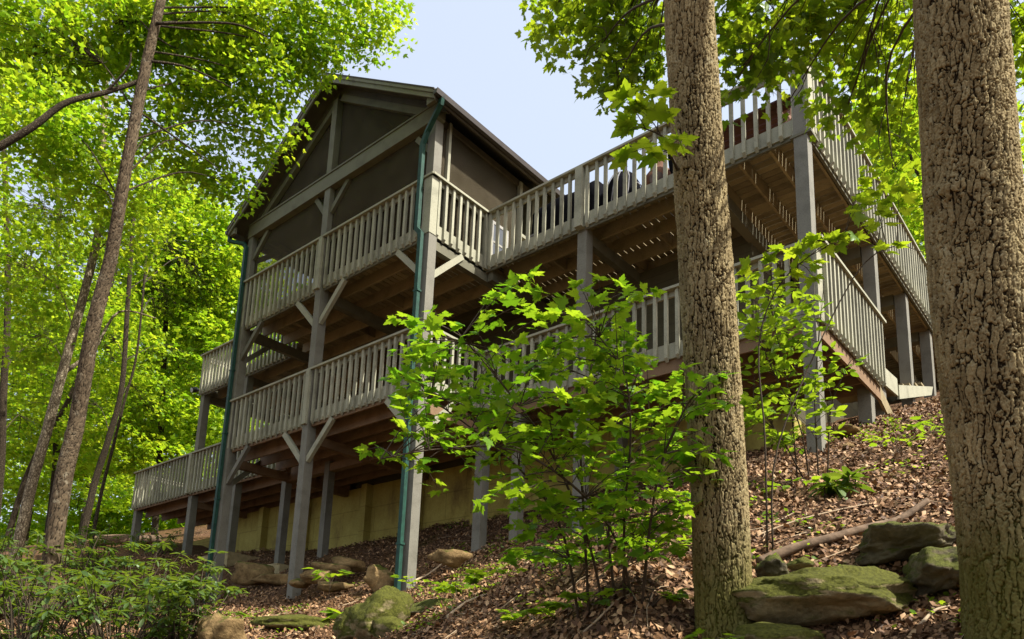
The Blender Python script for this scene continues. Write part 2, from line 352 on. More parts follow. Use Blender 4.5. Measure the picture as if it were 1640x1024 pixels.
gx, gy = axis_pts(7.0), axis_pts(-.5)
GX, GY = np.meshgrid(gx, gy, indexing='ij'); GZ = gz(GX, GY)
nx, ny = GX.shape
idx = np.arange(nx*ny).reshape(nx, ny)
quads = np.stack([idx[:-1, :-1], idx[1:, :-1], idx[1:, 1:], idx[:-1, 1:]], -1).reshape(-1, 4)
go = mesh_obj('ground', np.stack([GX, GY, GZ], -1).reshape(-1, 3), quads.ravel(), np.full(len(quads), 4), M['ground'], None, True)
tag(go, 'sloping leaf covered forest floor', None, None, 'structure')

# ------------------------------------------------------------------ the house with its decks (one thing)
W, YD, XR = 6.21, 1.474, 12.365           # bay width, setback of the side decks, right deck end
ZU, ZB, LU, LB = 1.2, 0.0, -1.7325, -2.906
PS = .19
H = thing('house', 'tall grey house on posts with a gabled screened porch and two wraparound decks', 'house', (W/2, 3.5, -4.0))
def part(mb, name, m, parent=None, smooth=False): return mb.build(name, m, parent or H, smooth)
def post(x, y, z0, z1, s=PS, m='post', name='post'):
    a = s/2; return part(MB().box(x-a, x+a, y-a, y+a, z0, z1), name, M[m])
def railing(p, q, zt, zb, out, step=.186, skip0=.1, skip1=.1, cap0=.03, cap1=.03):
    p = np.array(p, float); q = np.array(q, float); L = np.linalg.norm(q-p); d = (q-p)/L; o = np.array(out, float)
    mb = MB(); n = max(2, int(round((L-skip0-skip1)/step)))
    for i in range(n+1):
        t = skip0+(L-skip0-skip1)*i/n+random.uniform(-.008, .008); b = p+d*t+o*.045
        w = .026; sl = random.uniform(-.006, .006); zb_ = zb+random.uniform(-.012, .008)
        c0 = b-d*w-o*w; c1 = b+d*w-o*w; c2 = b+d*w+o*w; c3 = b-d*w+o*w
        lo = [(*c0, zb_-.015), (*c1, zb_-.015), (*c2, zb_+.045), (*c3, zb_+.045)]
        hi = [(*(c+d*sl), zt-.045) for c in (c0, c1, c2, c3)]
        mb.add(lo+hi, [(0, 3, 2, 1), (4, 5, 6, 7), (0, 1, 5, 4), (1, 2, 6, 5), (2, 3, 7, 6), (3, 0, 4, 7)])
    rl = part(mb, 'railing', M['paint'])
    a = p-d*cap0; b = q+d*cap1
    t = MB().beam((*(a+o*.035), zt-.02), (*(b+o*.035), zt-.02), .15, .042)
    t.beam((*(p+d*.02), zt-.088), (*(q-d*.02), zt-.088), .036, .088)
    part(t, 'top_rail', M['paint'], rl)
    part(MB().beam((*p, zb+.15), (*q, zb+.15), .036, .25), 'rim_board', M['paint'], rl)
    return rl
# --- posts
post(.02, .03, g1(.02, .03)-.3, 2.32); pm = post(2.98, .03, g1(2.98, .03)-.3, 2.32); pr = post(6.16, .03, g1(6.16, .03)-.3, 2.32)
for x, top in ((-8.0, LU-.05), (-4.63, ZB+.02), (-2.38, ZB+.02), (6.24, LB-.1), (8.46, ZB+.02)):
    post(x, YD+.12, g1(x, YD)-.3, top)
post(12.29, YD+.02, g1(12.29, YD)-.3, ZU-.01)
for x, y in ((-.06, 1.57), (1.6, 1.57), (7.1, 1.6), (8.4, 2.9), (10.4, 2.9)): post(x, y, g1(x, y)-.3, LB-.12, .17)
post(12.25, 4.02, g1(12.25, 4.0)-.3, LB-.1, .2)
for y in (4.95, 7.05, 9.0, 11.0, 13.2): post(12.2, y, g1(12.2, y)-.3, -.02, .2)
# corner boards at rail height
for x, y, z0, z1, s in ((12.30, YD, -.05, ZU-.03, .25), (8.46, YD-.06, .0, ZU-.05, .15), (2.98, -.065, .0, ZU-.05, .12), (2.98, -.065, LB, LU-.05, .12), (-4.63, YD-.06, LB, LU-.05, .13), (6.16, -.02, .02, ZU-.05, .21), (6.2, YD-.04, .0, ZU-.05, .16), (12.31, YD, LB, LU-.04, .24)):
    part(MB().box(x-s/2, x+s/2, y-.06, y+.08 if s < .2 else y+s-.06, z0, z1), 'corner_board', M['paint'])
part(MB().box(12.15, 12.45, YD-.09, YD+.21, -.085, -.045), 'corner_trim', M['beam'])
# --- railings
railing((0.0, 0), (W, 0), ZU, ZB, (0, -1), .182, .06, .12, .02, .09)
railing((W, 0), (W, YD), ZU, ZB, (1, 0), .19, .12, .1, .09, .0)
railing((W, YD), (XR, YD), ZU, ZB, (0, -1), .19, .13, .16, 0, .1)
railing((XR, YD), (XR, 15.4), ZU, ZB, (1, 0), .19, .16, .1, .1, .03)
railing((-4.74, YD), (-.05, YD), ZU, ZB, (0, -1), .182, .08, .1)
railing((0.0, 0), (W, 0), LU, LB, (0, -1), .182, .06, .12, .02, .09)
railing((W, 0), (W, YD), LU, LB, (1, 0), .19, .12, .1, .09, .0)
railing((W, YD), (XR+.05, YD), LU, LB, (0, -1), .19, .13, .2, 0, .1)
railing((XR+.05, YD), (XR+.05, 4.38), LU, LB, (1, 0), .17, .18, .06, .1, .06)
railing((-8.13, YD), (-.05, YD), LU, LB, (0, -1), .182, .08, .1)
railing((-8.13, YD+.1), (-8.13, 5.0), LU, LB, (-1, 0), .182); railing((-4.74, YD+.1), (-4.74, 5.0), ZU, ZB, (-1, 0), .182)
# --- deck floors: boards with small gaps
def boards_y(x0, x1, y0, y1, z, w=.14, gap=.016):     # boards running in y
    mb = MB(); x = x0
    while x < x1-.02:
        mb.box(x, min(x+w-gap, x1), y0, y1, z, z+.03); x += w
    return mb
def boards_x(x0, x1, y0, y1, z, w=.14, gap=.016):
    mb = MB(); y = y0
    while y < y1-.02:
        mb.box(x0, x1, y, min(y+w-gap, y1), z, z+.03); y += w
    return mb
ud = boards_y(.02, W-.02, .02, 5.0, .27); 
for bb in (boards_y(-4.7, -.02, YD+.02, 5, .27), boards_y(W+.02, 10.78, YD+.02, 5.2, .27), boards_x(10.8, XR-.02, YD+.02, 15.4, .27)): ud.add(bb.v, bb.f)
ud.v = ud.v; UD = part(ud, 'upper_deck', M['deckwood'])
ld = boards_y(.02, W-.02, .02, 4.18, LB+.27)
for bb in (boards_y(-8.1, -.02, YD+.02, 5, LB+.27), boards_y(W+.02, XR, YD+.02, 4.38, LB+.27)): ld.add(bb.v, bb.f)
LD = part(ld, 'lower_deck', M['redwood'])
def joists_x(x0, x1, ys, z0, z1, m, par):
    mb = MB()
    for y in ys: mb.box(x0, x1, y-.02, y+.02, z0, z1)
    return part(mb, 'joist_frame', M[m], par)
joists_x(.03, W-.03, np.arange(.5, 2.7, .55), .02, .266, 'deckwood', UD)
joists_x(W+.03, 10.76, np.arange(YD+.5, 5.0, .5), .02, .266, 'deckwood', UD)
joists_x(-4.68, -.03, np.arange(YD+.5, 5.0, .6), .02, .266, 'deckwood', UD)
mb = MB()
for x in np.arange(10.82, 12.3, .48): mb.box(x-.02, x+.02, YD+.03, 15.3, .02, .266)
part(mb, 'joist_frame', M['deckwood'], UD)
joists_x(.03, W-.03, np.arange(.35, 3.2, .42), LB-.17, LB+.266, 'redwood', LD)
joists_x(W+.03, XR-.02, np.arange(YD+.4, 4.3, .42), LB-.17, LB+.266, 'redwood', LD)
joists_x(-8.08, -.03, np.arange(YD+.4, 4.9, .5), LB-.17, LB+.266, 'redwood', LD)
# blocking between joists
for x, y in ((3.7, 1.35), (4.5, 1.35), (5.3, .8), (2.1, 1.9), (1.2, .8), (7.4, 2.2), (9.4, 2.7), (8.6, 3.2), (4.1, 1.9), (3.3, 1.9)): part(MB().box(x-.02, x+.02, y-.24, y+.24, .05, .264), 'blocking', M['deckwood'], UD)
# --- girders
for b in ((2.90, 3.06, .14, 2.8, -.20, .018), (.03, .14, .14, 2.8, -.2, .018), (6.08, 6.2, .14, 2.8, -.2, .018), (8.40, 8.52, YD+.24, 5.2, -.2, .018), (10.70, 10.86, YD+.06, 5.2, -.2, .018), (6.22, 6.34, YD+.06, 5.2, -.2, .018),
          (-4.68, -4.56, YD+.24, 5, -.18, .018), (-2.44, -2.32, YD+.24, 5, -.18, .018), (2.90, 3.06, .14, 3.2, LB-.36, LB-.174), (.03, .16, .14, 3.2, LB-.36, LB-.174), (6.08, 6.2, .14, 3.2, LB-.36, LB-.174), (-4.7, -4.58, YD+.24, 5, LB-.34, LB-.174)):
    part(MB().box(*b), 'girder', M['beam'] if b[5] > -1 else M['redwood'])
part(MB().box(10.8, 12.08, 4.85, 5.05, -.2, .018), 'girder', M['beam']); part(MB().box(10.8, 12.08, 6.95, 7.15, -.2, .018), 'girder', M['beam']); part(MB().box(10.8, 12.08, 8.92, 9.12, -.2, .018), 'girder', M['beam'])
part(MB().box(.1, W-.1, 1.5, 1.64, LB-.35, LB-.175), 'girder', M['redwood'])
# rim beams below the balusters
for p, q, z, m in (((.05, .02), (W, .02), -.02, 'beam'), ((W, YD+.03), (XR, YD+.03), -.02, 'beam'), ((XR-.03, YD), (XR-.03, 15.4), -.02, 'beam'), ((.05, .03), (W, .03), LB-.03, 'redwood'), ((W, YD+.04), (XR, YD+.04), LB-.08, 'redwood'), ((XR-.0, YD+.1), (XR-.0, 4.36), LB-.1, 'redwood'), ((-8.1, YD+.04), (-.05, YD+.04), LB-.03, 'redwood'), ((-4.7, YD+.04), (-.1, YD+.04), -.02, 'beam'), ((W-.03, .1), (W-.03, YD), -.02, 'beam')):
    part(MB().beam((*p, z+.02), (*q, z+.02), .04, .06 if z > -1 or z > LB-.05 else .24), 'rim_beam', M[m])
# --- knee braces
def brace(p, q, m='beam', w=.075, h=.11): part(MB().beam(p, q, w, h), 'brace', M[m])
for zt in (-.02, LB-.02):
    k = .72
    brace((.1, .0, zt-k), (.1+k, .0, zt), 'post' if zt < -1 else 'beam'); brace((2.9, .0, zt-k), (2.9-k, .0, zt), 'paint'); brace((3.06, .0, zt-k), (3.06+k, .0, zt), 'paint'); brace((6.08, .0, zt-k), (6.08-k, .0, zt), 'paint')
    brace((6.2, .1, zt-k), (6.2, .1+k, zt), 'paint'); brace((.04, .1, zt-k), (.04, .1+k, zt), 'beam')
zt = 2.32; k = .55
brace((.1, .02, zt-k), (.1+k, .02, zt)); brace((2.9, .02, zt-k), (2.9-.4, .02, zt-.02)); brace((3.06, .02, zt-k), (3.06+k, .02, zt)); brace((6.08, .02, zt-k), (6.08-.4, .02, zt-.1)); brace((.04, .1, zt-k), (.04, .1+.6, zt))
# --- porch gable
ZE, ZP, OH, SO = 2.509, 4.78, .446, .36
part(MB().box(-.08, W+.12, -.09, .09, 2.317, 2.66), 'tie_beam', M['fascia']); 
part(MB().box(-.08, W+.12, -.11, -.092, 2.63, 2.668), 'tie_beam_trim', M['beam'])
zpk = ZE+.19                                      # underside heights
def roofz(x, off=0): return ZE+off+(ZP-ZE)*(1-abs(x-W/2)/(W/2+SO))
part(MB().box(W/2-.085-.12, W/2+.085-.12, -.08, .08, 2.66, roofz(W/2)-.3), 'king_post', M['fascia'])
part(MB().beam((.25, .0, roofz(.25)-.27), (W/2-.2, .0, roofz(W/2-.2)-.27), .1, .16), 'gable_rafter', M['beam'])
part(MB().beam((W-.25, .0, roofz(W-.25)-.27), (W/2+.05, .0, roofz(W/2+.05)-.27), .1, .16), 'gable_rafter', M['beam'])
part(MB().prism([(.2, .06, 2.66), (W-.2, .06, 2.66), (W/2, .06, roofz(W/2)-.2)], (0, .012, 0)), 'gable_screen', M['screen'])
part(MB().box(.12, 2.88, .045, .055, .25, 2.31), 'screen', M['screen']); part(MB().box(3.08, 6.06, .045, .055, .25, 2.31), 'screen', M['screen'])
part(MB().box(W-.055, W-.045, .14, 2.36, .25, 2.45), 'screen', M['screen'])
part(MB().box(W-.09, W+.03, .30, .36, .3, 2.5), 'screen_stud', M['doorframe'] if 0 else M['paint']); part(MB().box(W-.07, W+.03, 2.36, 2.44, .3, 2.46), 'screen_stud', M['paint'])
part(MB().box(W-.07, W+.02, 2.45, 2.8, 1.25, 1.32), 'screen_rail', M['paint']); part(MB().box(W-.08, W-.01, .12, 2.8, 2.38, 2.5), 'wall_plate', M['soffit']); part(MB().box(.01, .08, .12, 2.8, 2.38, 2.5), 'wall_plate', M['soffit'])
# door in the side of the porch
dr = part(MB().box(W-.02, W+.01, 1.56, 1.64, .3, 1.16).box(W-.02, W+.01, 2.02, 2.08, .3, 1.16).box(W-.02, W+.01, 1.64, 2.02, .3, .42).box(W-.02, W+.01, 1.64, 2.02, 1.1, 1.16).box(W-.02, W+.01, 1.64, 2.02, .7, .74), 'door', M['doorframe'])
part(MB().box(W-.012, W+.0, 1.64, 2.02, .42, 1.1), 'pane', M['glass'], dr)
# roof: two slabs with thickness, fascia and rake boards, gutters
RB = 10.2
def slab(x0, x1, t0, t1, y0, y1):
    return MB().prism([(x0, y0, roofz(x0)+t0), (x1, y0, roofz(x1)+t0), (x1, y0, roofz(x1)+t1), (x0, y0, roofz(x0)+t1)], (0, y1-y0, 0))
rf = MB(); a, b, c = -SO-.03, W/2, W+SO+.03
for x0, x1 in ((a, b), (b, c)):
    s_ = slab(x0, x1, .0, .03, -OH-.03, RB); rf.add(s_.v, s_.f)
RF = part(rf, 'roof', M['shingle'])
sf = MB()
for x0, x1 in ((a+.03, b), (b, c-.03)):
    s_ = slab(x0, x1, -.05, -.003, -OH+.04, RB-.05); sf.add(s_.v, s_.f)
part(sf, 'soffit', M['soffit'], RF)
rk = MB()
for x0, x1 in ((a+.02, b), (b, c-.02)):
    s_ = slab(x0, x1, -.17, -.004, -OH-.0, -OH+.036); rk.add(s_.v, s_.f)
    s_ = slab(x0, x1, -.07, -.003, -OH-.022, -OH-.002); rk.add(s_.v, s_.f)
part(rk, 'rake_board', M['fascia'], RF)
lr = MB()                                         # lookouts / inner rafters under the front overhang
for x0, x1 in ((a+.1, b), (b, c-.1)):
    s_ = slab(x0, x1, -.2, -.052, -.06, .02); lr.add(s_.v, s_.f)
part(lr, 'rafter', M['soffit'], RF)
fb = MB().box(c-.06, c-.03, -OH+.04, RB-.06, roofz(c)-.14, roofz(c)+.0); part(fb, 'fascia', M['soffit'], RF)
fb = MB().box(a+.03, a+.06, -OH+.04, RB-.06, roofz(a)-.14, roofz(a)+.0); part(fb, 'fascia', M['soffit'], RF)
def gutter(x0, x1):
    y0, y1 = -OH-.02, RB-.1; z = ZE-.03
    g = MB().prism([(x0+.02, y0, z-.09), (x1-.02, y0, z-.09), (x1, y0, z), (x1-.012, y0, z), (x1-.03, y0, z-.078), (x0+.03, y0, z-.078), (x0+.012, y0, z), (x0, y0, z)], (0, y1-y0, 0))
    g.box(x0+.025, x1-.025, y0, y0+.01, z-.076, z-.005)
    part(g, 'gutter', M['gutter'], RF)
gutter(c-.028, c+.09); gutter(a-.09, a+.028)
for x0 in (c-.25, a+.04): part(MB().box(x0, x0+.21, -OH+.04, -OH+.10, ZE-.18, ZE-.02), 'eave_return', M['fascia'], RF)
zf_ = LB-.03
# porch ceiling rafters and back wall, house body behind
wl = MB().prism([(1.5, 2.8, .02), (W-.0, 2.8, .02), (W-.0, 2.8, roofz(W)-.06), (W/2, 2.8, roofz(W/2)-.06), (1.5, 2.8, roofz(1.5)-.06)], (0, 6.8, 0))
part(wl, 'upper_wall', M['siding'])
part(MB().box(.3, XR-1.62, 3.30, 9.4, zf_-.14, .0), 'lower_wall', M['siding'])
part(MB().box(.1, W-.1, .2, 2.78, 2.50, 2.53), 'porch_ceiling', M['soffit'])
# foundation wall with pilasters
zf = LB-.03
fw = MB().box(-5.4, 11.0, 3.22, 9.4, -7.0, zf-.16)
FW = part(fw, 'foundation_wall', M['foundation'])
for x in (-3.6, -1.6, .9, 2.75, 4.6, 7.4): part(MB().box(x, x+.2, 3.02, 3.23, -7.0, zf-.165), 'pilaster', M['foundation'], FW)
part(MB().box(-9.5, -5.4, 3.4, 3.7, -6.5, -3.55), 'retaining_wall', M['foundation'])
# stair landing and stringers at the right end
part(MB().box(12.30, 12.345, 4.5, 8.9, -2.30, -2.04), 'stair_stringer', M['paint']) if 0 else None
st = MB().prism([(12.32, 4.42, -2.72), (12.32, 5.6, -2.62), (12.32, 5.6, -2.30), (12.32, 4.42, -2.40)], (.04, 0, 0)); part(st, 'landing_board', M['paint'])
st = MB().prism([(12.34, 5.6, -2.68), (12.34, 8.2, -1.75), (12.34, 8.4, -1.5), (12.34, 5.6, -2.42)], (.04, 0, 0)); part(st, 'stair_stringer', M['paint'])
st = MB().prism([(12.28, 4.4, -2.95), (12.28, 5.9, -3.5), (12.28, 5.9, -3.25), (12.28, 4.4, -2.7)], (.05, 0, 0)); part(st, 'stair_stringer', M['deckwood'])
for i in range(5): part(MB().box(11.3, 12.33, 5.6+i*.5, 5.95+i*.5, -2.42+i*.18, -2.38+i*.18), 'stair_tread', M['deckwood'])
part(MB().box(10.75, 10.79, 4.4, 15.3, -4.2, .0), 'side_wall', M['siding'])
# downspouts
def spout(pts, s=.042):
    mb = MB()
    pts = [np.array(p, float) for p in pts]
    for p, q in zip(pts[:-1], pts[1:]):
        d = (q-p)/np.linalg.norm(q-p); mb.beam(p-d*.02, q+d*.02, s*2, s*1.7, (0, -1, 0.001) if abs(d[2]) > .5 else (0, 0, 1))
    o = part(mb, 'downspout', M['green']); x, y = pts[-1][0], pts[-1][1]
    for z in np.arange(pts[-1][2]+.8, pts[-2][2], 1.5): part(MB().box(x-.06, x+.06, y-.042, y+.05, z, z+.035), 'bracket', M['green'], o)
    return o
spout([(W+SO+.06, -.30, ZE-.10), (W+SO+.02, -.28, ZE-.2), (6.14, -.16, 2.05), (6.02, -.15, 1.85), (6.02, -.15, .12), (6.13, -.15, .0), (6.13, -.15, g1(6.13, -.12)-.02)])
spout([(-SO-.06, -.36, ZE-.10), (-SO-.05, -.36, ZE-.26), (-.12, -.15, ZE-.34), (-.06, -.12, ZE-.45), (-.05, -.115, .4), (-.05, -.115, g1(-.05, -.12)-.02)])
# floodlight on the left deck
fl = part(MB().tube([(-4.9, YD-.0, .18), (-4.82, YD-.02, .17), (-4.74, YD, .14)], .02, 8).tube([(-4.93, YD-.16, .16), (-4.92, YD-.06, .2), (-4.91, YD+.02, .22)], [.085, .08, .045], 12), 'floodlight', M['black'], smooth=True)
part(MB().tube([(-4.931, YD-.17, .157), (-4.931, YD-.162, .159)], .07, 12), 'lens', M['lens'], fl)

# ------------------------------------------------------------------ things on the deck
DZ = .305
def grill():
    t = thing('covered_grill', 'long black covered barbecue grill standing behind the deck rail', 'grill', (7.75, 2.25, DZ))
    x0, x1, y0, y1 = 7.0, 8.5, 1.85, 2.5
    xs = np.linspace(x0, x1, 26); prof = [(y0, 0), (y0-.01, .3), (y0, .62), (y0+.02, .86), (y0+.12, .97), (y1-.2, 1.0), (y1-.03, .92), (y1, .6), (y1+.01, .3), (y1, 0)]
    vs = []; fs = []; k = len(prof)
    for i, x in enumerate(xs):
        e = min(i, 25-i); sh = .93 if e == 0 else (.985 if e == 1 else 1)
        for j, (y, z) in enumerate(prof):
            fold = .025*math.sin(i*2.1+j*.4)*(1-z)*(1 if 0 < j < k-1 else 1)
            vs.append((x, (y-2.17)*(.96 if e == 0 else 1)+2.17+fold, DZ+z*sh-.02*(1 if z > .8 else 0)*math.sin(i*.5)))
    for i in range(25):
        for j in range(k-1): fs.append((i*k+j, (i+1)*k+j, (i+1)*k+j+1, i*k+j+1))
    fs += [tuple(range(k)), tuple(25*k+j for j in range(k))[::-1]]
    MB().add(vs, fs).build('cover', M['cover'], t, True)
    sd = MB().box(x0-.02, x0+.2, y0-.02, y0-.013, DZ+.3, DZ+.34); sd.build('strap', M['cord'], t)
grill()
def drum():
    t = thing('covered_smoker', 'round black covered smoker tied with white cords beside the grill', 'smoker', (8.86, 2.2, DZ))
    n = 28; prof = [(.33, 0), (.335, .2), (.32, .55), (.29, .78), (.2, .95), (.06, 1.02), (.0, 1.03)]
    vs, fs = [], []
    for r_, z in prof:
        for k in range(n):
            a = k*2*math.pi/n; rr = r_*(1+.05*math.sin(a*7)*(1-z)); vs.append((8.86+rr*math.cos(a), 2.2+rr*math.sin(a), DZ+z))
    for i in range(len(prof)-1):
        for k in range(n): fs.append((i*n+k, i*n+(k+1) % n, (i+1)*n+(k+1) % n, (i+1)*n+k))
    MB().add(vs, fs).build('cover', M['cover'], t, True)
    for a0 in (-2.3, -1.75, -1.55, -.9):
        pts = [(8.86+(r_+.012)*math.cos(a0+z*.25), 2.2+(r_+.012)*math.sin(a0+z*.25), DZ+z) for r_, z in prof[:5]]
        MB().tube(pts, .011, 5).build('cord', M['cord'], t)
    MB().tube([(9.2, 2.0, DZ+.42), (9.33, 1.9, DZ+.48), (9.42, 1.88, DZ+.36), (9.36, 1.9, DZ+.16), (9.22, 1.98, DZ+.08)], .013, 5).build('cord', M['cord'], t)
drum()
def chim():
    t = thing('chiminea', 'potbellied terracotta chiminea standing by the deck rail near the oak', 'chiminea', (9.62, 2.15, DZ))
    n = 24; prof = [(.17, .0), (.2, .06), (.27, .2), (.31, .36), (.29, .52), (.2, .66), (.12, .76), (.105, .95), (.13, 1.02), (.1, 1.03)]
    vs, fs = [], []
    for r_, z in prof:
        for k in range(n): a = k*2*math.pi/n; vs.append((9.62+r_*math.cos(a), 2.15+r_*math.sin(a), DZ+z))
    for i in range(len(prof)-1):
        for k in range(n): fs.append((i*n+k, i*n+(k+1) % n, (i+1)*n+(k+1) % n, (i+1)*n+k))
    MB().add(vs, fs).build('pot', M['clay'], t, True)
    MB().tube([(9.72, 1.89, DZ+.34), (9.74, 1.83, DZ+.34)], [.13, .12], 16).build('mouth', M['claydark'], t)
chim()
def chair(x, y, label):
    t = thing('patio_chair', label, 'chair', (x, y, DZ))
    MB().box(x-.26, x+.26, y-.25, y+.25, DZ+.40, DZ+.44).build('seat', M['cover'], t)
    MB().beam((x, y-.27, DZ+.42), (x, y-.4, DZ+1.0), .5, .03, (0, -1, 0)).build('backrest', M['cover'], t)
    for sx in (-1, 1):
        for sy in (-1, 1): MB().tube([(x+sx*.24, y+sy*.23, DZ+.4), (x+sx*.27, y+sy*.26, DZ)], .014, 6).build('leg', M['black'], t)
chair(10.12, 2.35, 'black patio chair on the upper deck just left of the oak trunk')
def picnic():
    cx_, cy_ = 11.28, 2.35
    t = thing('picnic_table', 'dark red slatted picnic table at the right end of the upper deck', 'table', (cx_, cy_, DZ))
    mb = MB()
    for i in range(7): mb.box(cx_-.85, cx_+.85, cy_-.42+i*.122, cy_-.42+i*.122+.10, DZ+.72, DZ+.755)
    mb.build('tabletop', M['table'], t)
    for x in (-.6, .6):
        MB().box(cx_+x-.04, cx_+x+.04, cy_-.4, cy_+.4, DZ+.66, DZ+.718).build('batten', M['tablebatten'], t)
        for s in (-1, 1): MB().beam((cx_+x+.06, cy_+s*.25, DZ+.70), (cx_+x+.06, cy_+s*.68, DZ+.0), .04, .09).build('leg', M['tablebatten'], t)
        MB().box(cx_+x+.01, cx_+x+.05, cy_-.74, cy_+.74, DZ+.34, DZ+.42).build('crossbar', M['tablebatten'], t)
    for s in (-1, 1):
        MB().box(cx_-.85, cx_+.85, cy_+s*.72-.12, cy_+s*.72-.005, DZ+.425, DZ+.46).box(cx_-.85, cx_+.85, cy_+s*.72+.005, cy_+s*.72+.12, DZ+.425, DZ+.46).build('bench', M['table'], t)
picnic()

# ------------------------------------------------------------------ leaves
def tmpl_maple():
    a = [(0, .03), (.10, -.02), (.24, -.10), (.28, .02), (.46, .05), (.38, .16), (.60, .40), (.42, .38), (.40, .47), (.26, .42), (.22, .50), (.24, .66), (.15, .67), (.12, .80), (0, 1.0)]
    pts = a+[(-x, y) for x, y in a[-2:0:-1]]
    c = (0, .32); P = [c]+pts; n = len(pts)
    v = np.array([(x, y-.02, .10*abs(x)-.16*y*y-.25*x*x) for x, y in P]); f = [(0, 1+i, 1+(i+1) % n) for i in range(n)]
    return v, np.array(f)
def tmpl_simple():
    v = np.array([(0, 0, 0), (.32, .1, -.05), (.46, .42, -.08), (.16, .5, -.02), (0, 1, -.12), (-.16, .5, -.02), (-.46, .42, -.08), (-.32, .1, -.05)])
    return v, np.array([(0, 1, 2), (0, 2, 3), (0, 3, 4), (0, 4, 5), (0, 5, 6), (0, 6, 7)])
def tmpl_oval():
    v = np.array([(0, 0, 0), (.22, .25, .03), (.26, .52, .02), (.12, .85, -.03), (0, 1, -.07), (-.12, .85, -.03), (-.26, .52, .02), (-.22, .25, .03), (0, .5, -.02)])
    return v, np.array([(8, i, (i+1) % 8) for i in range(8)])
def tmpl_long():
    v = np.array([(0, 0, 0), (.12, .25, .02), (.17, .55, .015), (.10, .86, -.05), (0, 1, -.10), (-.10, .86, -.05), (-.17, .55, .015), (-.12, .25, .02), (0, .5, -.025)])
    return v, np.array([(8, i, (i+1) % 8) for i in range(8)])
TQ = (np.array([(0, 0, 0), (.30, .38, .10), (.20, .8, -.03), (0, 1, .12), (-.26, .62, .10), (-.18, .25, -.04)]), np.array([(0, 1, 2), (0, 2, 3), (0, 3, 4), (0, 4, 5)]))
TM, TS, TO, TL = tmpl_maple(), tmpl_simple(), tmpl_oval(), tmpl_long()
def frames(nrm, tip):
    n = nrm/(np.linalg.norm(nrm, axis=1, keepdims=True)+1e-9)
    y = tip-(tip*n).sum(1, keepdims=True)*n; y /= np.linalg.norm(y, axis=1, keepdims=True)+1e-9
    return np.cross(y, n), y, n
def leaf_mesh(name, T, pos, nrm, tip, size, m, parent=None, loc=None):
    tv, tf = T; x, y, n = frames(nrm, tip); pos = np.asarray(pos); size = np.asarray(size)[:, None, None]
    V = pos[:, None, :]+size*(tv[None, :, 0:1]*x[:, None, :]+tv[None, :, 1:2]*y[:, None, :]+tv[None, :, 2:3]*n[:, None, :])
    k = len(tv); Fi = (tf[None]+k*np.arange(len(pos))[:, None, None]).reshape(-1, 3)
    return mesh_obj(name, V.reshape(-1, 3), Fi.ravel(), np.full(len(Fi), 3), m, parent, True, loc)
def rnd_unit(n):
    v = RS.normal(size=(n, 3)); return v/np.linalg.norm(v, axis=1, keepdims=True)
def spray(c, rad, n, tilt=.35, jit=.45, flat=.10):
    "one flat bough of n leaves round point c: returns pos, normal, tip direction"
    up = np.array([0, 0, 1.0])+RS.normal(size=3)*tilt; up /= np.linalg.norm(up)
    a = np.cross(up, [1, 0, .3]); a /= np.linalg.norm(a); b = np.cross(up, a)
    th = RS.uniform(0, 2*np.pi, n); rr = rad*np.sqrt(RS.uniform(0, 1, n))
    el = RS.uniform(.55, 1.0); ph = RS.uniform(0, np.pi); ex, ey = rr*np.cos(th), rr*np.sin(th)*el
    px, py = ex*np.cos(ph)-ey*np.sin(ph), ex*np.sin(ph)+ey*np.cos(ph)
    pos = c+px[:, None]*a+py[:, None]*b+RS.normal(size=(n, 1))*flat*rad*up
    nrm = up+RS.normal(size=(n, 3))*jit
    tip = (px[:, None]*a+py[:, None]*b)/rad+RS.normal(size=(n, 3))*.5+np.array([0, 0, -.25])
    return pos, nrm, tip
def blob_leaves(blobs, per=24, srad=.42, size=(.09, .15), tilt=.35):
    "blobs: (centre, (rx,ry,rz), count) -> arrays and the spray centres"
    Pp, Nn, Tt, cs = [], [], [], []
    for c, r_, cnt in blobs:
        k = max(1, int(cnt/per)); q = rnd_unit(k)*(RS.uniform(.25, 1, (k, 1))**.45)*np.array(r_)
        for d in q:
            p, n, t = spray(np.array(c)+d, srad*RS.uniform(.7, 1.25), int(per*RS.uniform(.6, 1.4)), tilt); Pp.append(p); Nn.append(n); Tt.append(t); cs.append((np.array(c)+d, np.array(c)))
    P_ = np.concatenate(Pp); s = RS.uniform(size[0], size[1], len(P_))
    return P_, np.concatenate(Nn), np.concatenate(Tt), s, cs
def smooth_path(pts, n):
    pts = np.array(pts, float); t = np.linspace(0, len(pts)-1, n); out = []
    for q in t:
        i = min(int(q), len(pts)-2); f = q-i
        p0, p1, p2, p3 = pts[max(i-1, 0)], pts[i], pts[i+1], pts[min(i+2, len(pts)-1)]
        out.append(.5*((2*p1)+(-p0+p2)*f+(2*p0-5*p1+4*p2-p3)*f*f+(-p0+3*p1-3*p2+p3)*f**3))
    return np.array(out)
